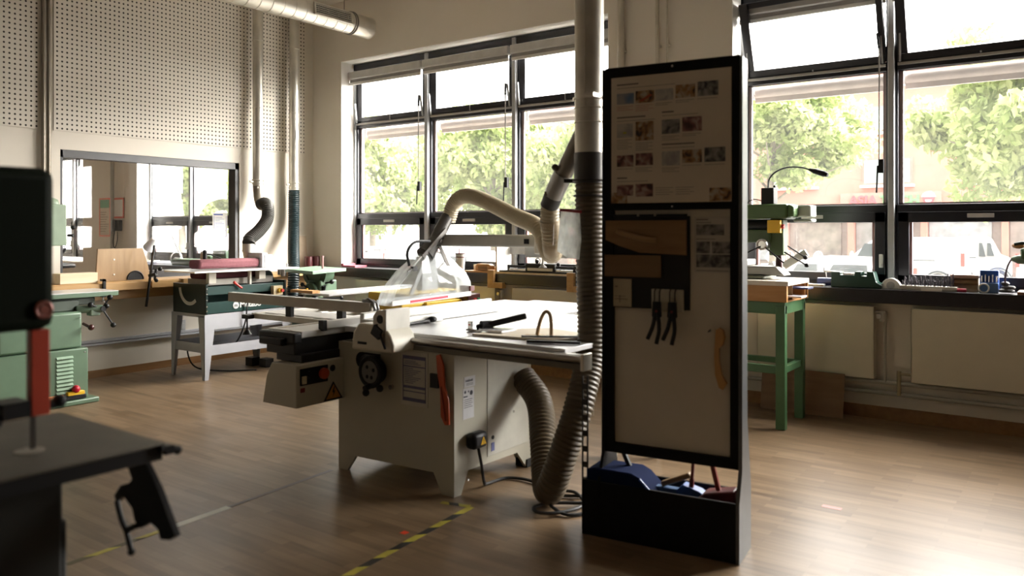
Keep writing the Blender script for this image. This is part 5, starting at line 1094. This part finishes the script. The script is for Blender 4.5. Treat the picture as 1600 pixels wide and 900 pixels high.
for i in range(5): tb_.rod((7.515+.023*i,-.035,ZS+.08),(7.515+.023*i,-.035,ZS+.125+.01*(i%2)),.006,8)
mk('bits', tb_, steel, r)
mk('ring', MB().torus((7.53,-.07,ZS+.035),.032,.006,'y'), white_pl, r)
solo('cable_coil', MB().torus((7.67,-.04,ZS+.02),.04,.012,'z',16,6).torus((7.68,-.04,ZS+.045),.035,.012,'z',16,6).ball((7.66,-.03,ZS+.07),.03,(1,1,.6)), M('coil_dark', (.05,.045,.045), .5, var=.3), 'dark coiled cable on the sill right of the blue caddy', 'cable')
r = thing('bench_grinder', 'pale green bench machine on a wooden base at the right end of the sill', 'machine', (7.95,-.1,ZS))
mk('base_board', MB().box(7.74,-.115,ZS,8.4,.15,ZS+.02), wood('dark_base', (.16,.07,.03), (.22,.1,.05), 0), r)
mk('base', MB().box(7.82,-.09,ZS+.02,8.25,.10,ZS+.06), M('base_white', (.55,.55,.52), .4), r, bev=.01)
mk('column', MB().bar((7.92,-.02,ZS+.05),(7.87,-.02,ZS+.17),.07,.07), M('grinder_green', (.17,.27,.20), .4), r, bev=.01)
mk('arm', MB().tube([(7.70,-.05,1.29),(7.74,-.05,1.285),(7.95,-.05,1.285),(8.2,-.05,1.30)], lambda i:(.012,.032,.04,.045)[i], 16), M('arm_green', (.17,.27,.20), .4), r)
mk('head', MB().rod((7.76,-.05,1.32),(7.90,-.05,1.34),.045,18).box(7.80,-.10,1.26,7.83,-.02,1.31), M('head2_green', (.10,.18,.10), .4), r, bev=.01)
mk('strap', MB().tube(smooth([(7.72,-.09,1.395),(7.78,-.09,1.405),(7.86,-.09,1.39),(7.92,-.09,1.33),(7.95,-.09,1.22)]), .013, 8), M('strap_dark', (.015,.04,.035), .4), r)
mk('wood_grip', MB().ball((7.745,-.07,1.385),.028,(1.5,1,.8)), oak_dark, r)
mk('hose', MB().tube(smooth([(7.70,-.05,1.285),(7.68,-.06,1.24),(7.665,-.06,1.17),(7.66,-.05,1.10)]), .007, 8), M('hose_violet', (.10,.06,.10), .4), r)

# ================================================================== FLOOR MARKINGS
def strip(p, q, w_, mats, n, z=.0012):
    p, q = V(*p, 0), V(*q, 0); m_ = MB(); d = (q-p)/n; pr = d.cross(V(0,0,1)).normalized()*w_/2; sk = d*.35
    for i in range(n):
        a, b = p+d*i, p+d*(i+1); m_.m(i % 2)
        vs = [a-pr-(sk if i else d*0), b-pr-(sk if i < n-1 else d*0), b+pr+(sk if i < n-1 else d*0)*0, a+pr]
        lo = [m_.bm.verts.new((v.x,v.y,.0004)) for v in vs]; hi = [m_.bm.verts.new((v.x,v.y,z)) for v in vs]
        m_.face(lo[::-1]); m_.face(hi)
        for k in range(4): m_.face([lo[k],lo[(k+1)%4],hi[(k+1)%4],hi[k]])
    return m_
ty, tb2 = M('tape_yellow', (.42,.36,.05), .5, var=.2), M('tape_black', (.02,.02,.02), .5)
tp_l, tp_v = M('tape_pale', (.72,.74,.66), .45), M('tape_violet', (.16,.13,.13), .5)
solo('floor_tape', strip((5.56,-4.55),(5.45,-3.48),.04,None,10), [tb2, ty], 'black and yellow striped floor tape running towards the saw corner', 'tape')
solo('floor_tape', strip((4.45,-5.12),(4.41,-4.62),.035,None,4), [M('tape_olive', (.09,.07,.03), .5), ty], 'worn black and yellow floor tape at the lower left of the floor', 'tape')
solo('floor_tape', strip((4.412,-4.62),(4.39,-4.25),.05,None,1), [tp_l], 'worn pale bare stretch of floor tape in the middle left of the floor', 'tape')
solo('floor_tape', strip((4.39,-4.25),(4.33,-3.48),.03,None,1), [tp_v], 'faded violet remains of floor tape leading to the left saw foot', 'tape')
solo('floor_tape', strip((5.27,-3.52),(5.44,-3.475),.035,None,3), [ty, tb2], 'short crossing piece of yellow floor tape at the saw corner', 'tape')
solo('floor_sticker', MB().box(5.395,-3.975,.0003,5.43,-3.94,.0015), M('sticker_red', (.75,.06,.02), .5), 'small red sticker on the floor beside the striped tape', 'sticker')
solo('floor_mark', MB().box(6.98,-2.36,.0003,7.08,-2.32,.001), M('mark_pink', (.50,.22,.20), .5), 'faint pink mark on the open floor right of the display board', 'mark')

# ================================================================== OUTSIDE
GZ = -.46
solo('street', MB().box(-60,.45,GZ-.2,60,90,GZ), asph, 'pale street and pavement outside the windows', 'street', kind='structure')
bpy.data.objects['street'].name = 'ground'
solo('terrace', MB().box(-2,.42,GZ,6,4.2,.30), M('terrace_stone', (.45,.44,.42), .8), 'raised stone terrace directly outside the left windows', 'terrace')
def car(x0, x1, y0, y1, kind, label, group=None, face=-1):
    """simple parked car, side on to the windows; face=-1: bonnet towards -x"""
    L0 = x1-x0; r = thing('parked_van' if kind == 'van' else 'parked_car', label, 'van' if kind == 'van' else 'car', ((x0+x1)/2,(y0+y1)/2,GZ), group)
    if kind == 'van': prof = [(0,.30),(0,.80),(.04,.98),(.20,1.10),(.34,1.62),(.42,1.72),(.90,1.72),(.97,1.60),(1,.75),(1,.30)]
    else: prof = [(0,.28),(0,.62),(.05,.78),(.24,.90),(.38,1.32),(.48,1.42),(.72,1.40),(.88,1.02),(.99,.92),(1,.30)]
    def px_(u): return x0+u*L0 if face < 0 else x1-u*L0
    n = len(prof); body = MB(); rings = []
    for yy, ins in ((y0,.05),(y0+.12,.0),(y1-.12,.0),(y1,.05)):
        rings.append([V(px_(u), yy + ((.10 if yy < (y0+y1)/2 else -.10) if h_ > 1.2 else 0), GZ+h_-(ins if h_ > 1.2 else 0)) for u, h_ in prof])
    body.rings(rings, sm=False)
    mk('body', body, carwhite, r, bev=.03)
    wn = MB()
    ws = [(.24,1.08,.36,1.52),(.39,1.05,.50,1.52)] if kind == 'van' else [(.34,.95,.50,1.28),(.53,.95,.76,1.28)]
    for a, za_, b, zb_ in ws:
        yy = y0-.005; wn.prism([(px_(a),GZ+za_),(px_(b),GZ+za_),(px_(b),GZ+zb_),(px_(a+.06),GZ+zb_)], 'y', yy, yy+.14)
    mk('side_window', wn, carglass, r)
    for u in (.17,.82):
        w_ = MB(); c = px_(u); w_.rod((c,y0-.01,GZ+.31),(c,y0+.2,GZ+.31),.31,24).rod((c,y1-.2,GZ+.31),(c,y1+.01,GZ+.31),.31,24); wh = mk('wheel', w_, rubber, r)
        mk('hub_cap', MB().rod((c,y0-.02,GZ+.31),(c,y0-.005,GZ+.31),.19,20), steel, wh)
        mk('arch', MB().torus((c,y0+.0,GZ+.31),.37,.03,'y',16,6,0,math.pi), carglass, r)
    mk('tail_lamp', MB().box(px_(.985)-.05,y0-.01,GZ+.85,px_(.985)+.05,y0+.15,GZ+1.25), red_lens, r)
    mk('side_strip', MB().box(px_(.55),y0-.012,GZ+1.0,px_(.80),y0,GZ+1.03), carglass, r)
    return r
car(1.12, 5.15, 20.5, 22.1, 'van', 'white panel van parked across the street with its rear by the window post')
car(4.3, 6.0, 24.3, 26.0, 'van', 'second white van partly hidden behind the nearer panel van', face=1)
car(6.4, 10.2, 21.0, 22.7, 'car', 'white car parked at the right beyond the vans', face=1)
car(2.0, 5.6, 9.4, 11.0, 'car', 'white car parked close to the right window, only its roof above the sill')
car(-7.3, -3.6, 8.6, 10.2, 'car', 'white car parked beyond the left window behind the blade guard')
car(-13.2, -9.2, 10.5, 12.1, 'car', 'white car parked at the far left beyond the left window')
car(-24, -20, 16, 17.6, 'car', 'white car seen through the next room windows')
# facade across the street
r = thing('brick_building', 'pink brick building with ground floor shops across the street', 'building', (0,30,GZ))
wn_x = [-14.6,-11.0,-7.3,-3.1,.6,4.6,8.6,12.6]
mk('wall', MB().box(-17,28.3,2.45,16,34,8.5), brick_pink, r)
for x in wn_x:
    for z in (3.33, 5.5):
        wf = mk('window', MB().box(x,28.20,z,x+1.86,28.31,z+1.1), M('facade_frame', (.30,.20,.17), .5) if 'facade_frame' not in bpy.data.materials else bpy.data.materials['facade_frame'], r)
        pn = MB().box(x+.08,28.17,z+.08,x+.89,28.20,z+1.02).box(x+.97,28.17,z+.08,x+1.78,28.20,z+1.02)
        mk('pane', pn, M('facade_glass', (.30,.36,.36), .2) if 'facade_glass' not in bpy.data.materials else bpy.data.materials['facade_glass'], wf)
        mk('window_sill', MB().box(x-.08,28.1,z-.10,x+1.94,28.3,z), white_pl, wf)
shop = M('shop_wall', (.30,.24,.22), .6)
mk('shop_front', MB().box(-17,28.8,GZ,16,34,2.45), shop, r)
for i in range(12):
    x = -16.5+2.75*i
    mk('shop_pane', MB().box(x+.25,28.72,.15,x+2.4,28.8,2.1), M('shop_glass_%d' % (i % 3), ((.26,.25,.25),(.33,.34,.36),(.24,.20,.18))[i % 3], .2, var=.3, scale=2), r)
    mk('shop_pillar', MB().box(x,28.3,GZ,x+.22,28.8,2.45), brick_pink, r)
sg = mk('shop_sign', MB().box(-.25,28.15,2.42,3.5,28.3,3.02), M('sign_band', (.32,.22,.18), .5), r)
def stext(body, x, mat_, nm):
    m_ = MB(); m_.text(body, .53, (x,28.12,2.52), (1,0,0), (0,0,1), .03, .02); return mk(nm, m_, mat_, sg)
a_ = stext('ASIA', .10, M('sign_red', (.70,.10,.12), .5), 'red_letters')
a_.dimensions; wd = a_.dimensions.x
b_ = stext('TISCH', .10+wd+.05, M('sign_green', (.16,.48,.16), .5), 'green_letters')
xx = .10+wd+.05+b_.dimensions.x+.10
cup = MB(); cup.m(0).prism([(xx,2.80),(xx+.08,2.50),(xx+.36,2.50),(xx+.44,2.80)], 'y', 28.08, 28.15); cup.m(1).prism([(xx-.03,2.80),(xx+.47,2.80),(xx+.42,2.93),(xx+.30,3.02),(xx+.15,3.0),(xx+.03,2.93)], 'y', 28.08, 28.15); cup.m(1).prism([(xx+.10,2.68),(xx+.34,2.68),(xx+.30,2.60),(xx+.14,2.60)], 'y', 28.06, 28.08)
mk('cup_emblem', cup, [M('cup_red', (.65,.08,.10), .5), M('cup_white', (.85,.85,.82), .5)], sg)
# cafe furniture across the street
ch = None
for i, (x, y) in enumerate(((.1,19.6),(.7,19.9),(1.3,19.5),(-.5,19.8),(1.9,19.8))):
    if ch is None:
        ch = thing('cafe_chair', 'pale wire cafe chair outside the shop across the street', 'chair', (x,y,GZ+.35), 'pale cafe chairs across the street')
        z = GZ+.35
        mk('seat', MB().box(x-.22,y-.22,z+.43,x+.22,y+.22,z+.46), white_pl, ch)
        b_ = MB(); b_.torus((x,y+.2,z+.72),.2,.014,'y',16,6)
        for k in range(4): b_.rod((x-.12+.08*k,y+.2,z+.46),(x-.12+.08*k,y+.2,z+.88),.01,5)
        mk('backrest', b_, white_pl, ch)
        for sx in (-1,1):
            for sy in (-1,1): mk('leg', MB().rod((x+sx*.18,y+sy*.18,z+.44),(x+sx*.22,y+sy*.22,z),.013,6), white_pl, ch)
    else: dup(ch, (x,y,GZ+.35), rotz=i*1.3)
solo('kerb_terrace', MB().box(-1.2,19.0,GZ,3.0,20.3,GZ+.349), M('kerb_stone', (.50,.50,.48), .8), 'pale raised pavement under the cafe chairs', 'pavement')
# shell chairs just outside the left window
for i, x in enumerate((1.25, 1.60, 2.10)):
    r = thing('shell_chair', 'grey plywood shell chair outside the left window, %s from the left' % ('first','second','third')[i], 'chair', (x,2.0,.30), 'grey shell chairs on the terrace')
    pts = [(x-.13,1.02),(x-.13,1.12),(x-.10,1.18),(x-.02,1.205),(x+.08,1.20),(x+.12,1.17),(x+.125,1.02)]
    bk = MB().prism(pts, 'y', 2.10, 2.13); mk('backrest', bk, M('shell_grey', (.36,.33,.29), .5) if i == 0 else bpy.data.materials['shell_grey'], r)
    mk('grip_hole', MB().rod((x+.07,2.095,1.155),(x+.07,2.10,1.155),.018,14), white_pl, r, 'round white grip hole')
    mk('seat', MB().box(x-.15,1.72,.74,x+.15,2.12,.77).box(x-.12,2.09,.75,x-.10,2.12,1.05).box(x+.10,2.09,.75,x+.12,2.12,1.05), bpy.data.materials['shell_grey'], r)
    for sx in (-1,1):
        for yy in (1.75,2.08): mk('leg', MB().rod((x+sx*.12,yy,.74),(x+sx*.14,yy,.302),.012,8), steel, r)
# trees
def tree_mesh(seed, nleaf, lv=.10):
    rnd = random.Random(seed); m_ = MB(); cl = []
    for k in range(70):
        a = rnd.uniform(0,2*math.pi); u = rnd.uniform(-1,1); rr = rnd.uniform(.45,1.0)
        q_ = math.sqrt(max(0,1-u*u)); cl.append((V(q_*math.cos(a)*rr*2.5, q_*math.sin(a)*rr*2.0, u*rr*1.45), rnd.uniform(.35,.7)))
    for i in range(nleaf):
        c, s_ = cl[i % len(cl)]
        d = V(rnd.gauss(0,1),rnd.gauss(0,1),rnd.gauss(0,1)).normalized()*rnd.uniform(.35,1)*s_
        d.z *= .75; p = c+d
        n_ = V(rnd.gauss(0,1),rnd.gauss(0,1),rnd.gauss(0,1)+.8).normalized(); t_ = n_.orthogonal().normalized(); t_.rotate(Matrix.Rotation(rnd.uniform(0,6.28),3,n_)); b_ = n_.cross(t_)
        sz = lv*rnd.uniform(.6,1.3)
        vs = [m_.bm.verts.new(p+o) for o in (t_*sz, b_*sz*.55+n_*sz*.1, t_*-sz, b_*-sz*.55+n_*sz*.1)]
        m_.face(vs)
    return m_
tm = []
for s_ in (1,2):
    m_ = tree_mesh(s_, 22000); me = bpy.data.meshes.new('foliage'); m_.bm.to_mesh(me); m_.bm.free(); me.materials.append(leaves); tm.append(me)
spots = [(-6.6,12.5,1.15,3.35,0,1.2),(-12.4,13.0,1.15,3.4,1,1.2),(-1.6,11.5,1.0,3.4,1,1.1),(-18.5,15,1.3,3.6,0,1.2),(1.7,13.2,.95,3.95,0,.95),(7.45,12.0,1.05,3.75,1,1.2),(10.6,11.6,1.0,3.6,0,1.15),(-25.5,17,1.5,3.9,1,1.2),(-15.5,7.6,.9,3.2,0,1.1),(-21,9.5,.95,3.4,1,1.2),(-4.6,17.6,1.0,3.5,0,1.1),(-10.5,19.4,1.2,3.7,1,1.1)]
names = ['beyond the middle of the left window','beyond the left bay of the left window','behind the extraction pipe','far left beyond the left window','filling the left pane of the right window','filling the right pane of the right window','at the right edge of the photo','farthest left in the row','nearest to the next room windows','seen through the next room windows, left one','in the second row behind the blade guard','in the second row beyond the left bay']
for i, (x, y, sc, z, k, sz_) in enumerate(spots):
    r = thing('street_tree', 'pale green leafy street tree %s' % names[i], 'tree', (x,y,GZ), 'street trees outside')
    f_ = bpy.data.objects.new('foliage', tm[k]); COL.objects.link(f_); f_.parent = r; f_.location = (0,0,z-GZ); f_.scale = (sc,sc,sc*sz_); f_.rotation_euler = (0,0,i*1.7)
    t = MB(); t.tube(smooth([(x,y,GZ),(x+.05,y,1.2),(x-.05,y,2.4),(x+.1,y,z+.4)],4), lambda j: .14-.006*j, 10)
    for q in range(7):
        a = q*2.4+i; z0 = 1.9+.25*q; t.tube(smooth([(x,y,z0),(x+.7*math.cos(a),y+.7*math.sin(a),z0+.5),(x+1.7*math.cos(a),y+1.5*math.sin(a),z0+.9)],4), lambda j: .045-.004*j, 6)
    mk('trunk', t, bark, r)
# passer-by with a bicycle, far outside the left window
def person(x, y, z, label):
    r = thing('person', label, 'person', (x,y,z))
    J = {'pel':(0,0,.92),'che':(0,.0,1.25),'nec':(0,0,1.45),'hed':(0,-.02,1.60),'top':(0,-.01,1.72),
         'lsh':(-.18,0,1.40),'lel':(-.24,-.02,1.12),'lha':(-.22,-.18,.95),'rsh':(.18,0,1.40),'rel':(.25,-.02,1.12),'rha':(.24,-.16,.95),
         'lhi':(-.09,0,.88),'lkn':(-.11,-.05,.48),'lan':(-.12,.04,.08),'lto':(-.12,-.12,.04),'rhi':(.09,0,.88),'rkn':(.10,.03,.48),'ran':(.12,.14,.09),'rto':(.12,0,.04)}
    rad = {'pel':.13,'che':.14,'nec':.055,'hed':.10,'top':.07,'lsh':.065,'rsh':.065,'lel':.045,'rel':.045,'lha':.032,'rha':.032,'lhi':.09,'rhi':.09,'lkn':.06,'rkn':.06,'lan':.04,'ran':.04,'lto':.035,'rto':.035}
    E_ = [('pel','che'),('che','nec'),('nec','hed'),('hed','top'),('che','lsh'),('lsh','lel'),('lel','lha'),('che','rsh'),('rsh','rel'),('rel','rha'),('pel','lhi'),('lhi','lkn'),('lkn','lan'),('lan','lto'),('pel','rhi'),('rhi','rkn'),('rkn','ran'),('ran','rto')]
    k = list(J); me = bpy.data.meshes.new('body'); me.from_pydata([J[a] for a in k], [(k.index(a), k.index(b)) for a, b in E_], []); me.materials.append(M('pale_clothing', (.62,.60,.58), .8))
    o = bpy.data.objects.new('body', me); COL.objects.link(o); o.parent = r
    sk = o.modifiers.new('skin','SKIN'); 
    for i, a in enumerate(k): me.skin_vertices[0].data[i].radius = (rad[a],rad[a]*.8); me.skin_vertices[0].data[i].use_root = (a == 'pel')
    sd_ = o.modifiers.new('s','SUBSURF'); sd_.levels = 2; sd_.render_levels = 2
    ORG['body'] = V(x,y,z)
    hb = MB().ball((x,y+.015,z+1.68),.10,(1,1.05,.9)); mk('hair', hb, M('hair_brown', (.20,.14,.10), .8), r)
    return r
person(-7.95, 9.4, GZ+.40, 'person in pale clothes walking beside a bicycle outside the left window')
r = thing('bicycle', 'bicycle standing beside the pale dressed person outside the left window', 'bicycle', (-8.3,9.0,GZ+.40))
z = GZ+.40
for xx in (-8.75,-7.75): mk('wheel', MB().torus((xx,9.0,z+.34),.32,.018,'y',28,6).rod((xx,8.97,z+.34),(xx,9.03,z+.34),.03), M('tyre_grey', (.10,.10,.10), .6) if xx < -8.5 else bpy.data.materials['tyre_grey'], r)
mk('frame', MB().rod((-8.75,9,z+.34),(-8.45,9,z+.80),.015).rod((-8.45,9,z+.80),(-7.92,9,z+.82),.015).rod((-8.3,9,z+.33),(-7.92,9,z+.80),.018).rod((-8.75,9,z+.34),(-8.3,9,z+.33),.013).rod((-8.3,9,z+.33),(-8.48,9,z+.92),.015).rod((-7.92,9,z+.92),(-7.75,9,z+.34),.016), M('bike_paint', (.25,.25,.27), .4), r)
mk('saddle', MB().ball((-8.5,9,z+.95),.12,(1,.5,.3)), rubber, r)
mk('handlebar', MB().rod((-7.93,8.75,z+1.0),(-7.93,9.25,z+1.0),.014).rod((-7.93,9,z+.88),(-7.93,9,z+1.0),.014), rubber, r)
solo('footpath', MB().box(-12,8.0,GZ+.001,-7.45,10.2,GZ+.399), M('path_stone', (.30,.29,.28), .8), 'pale raised footpath under the bicycle outside the left window', 'path')
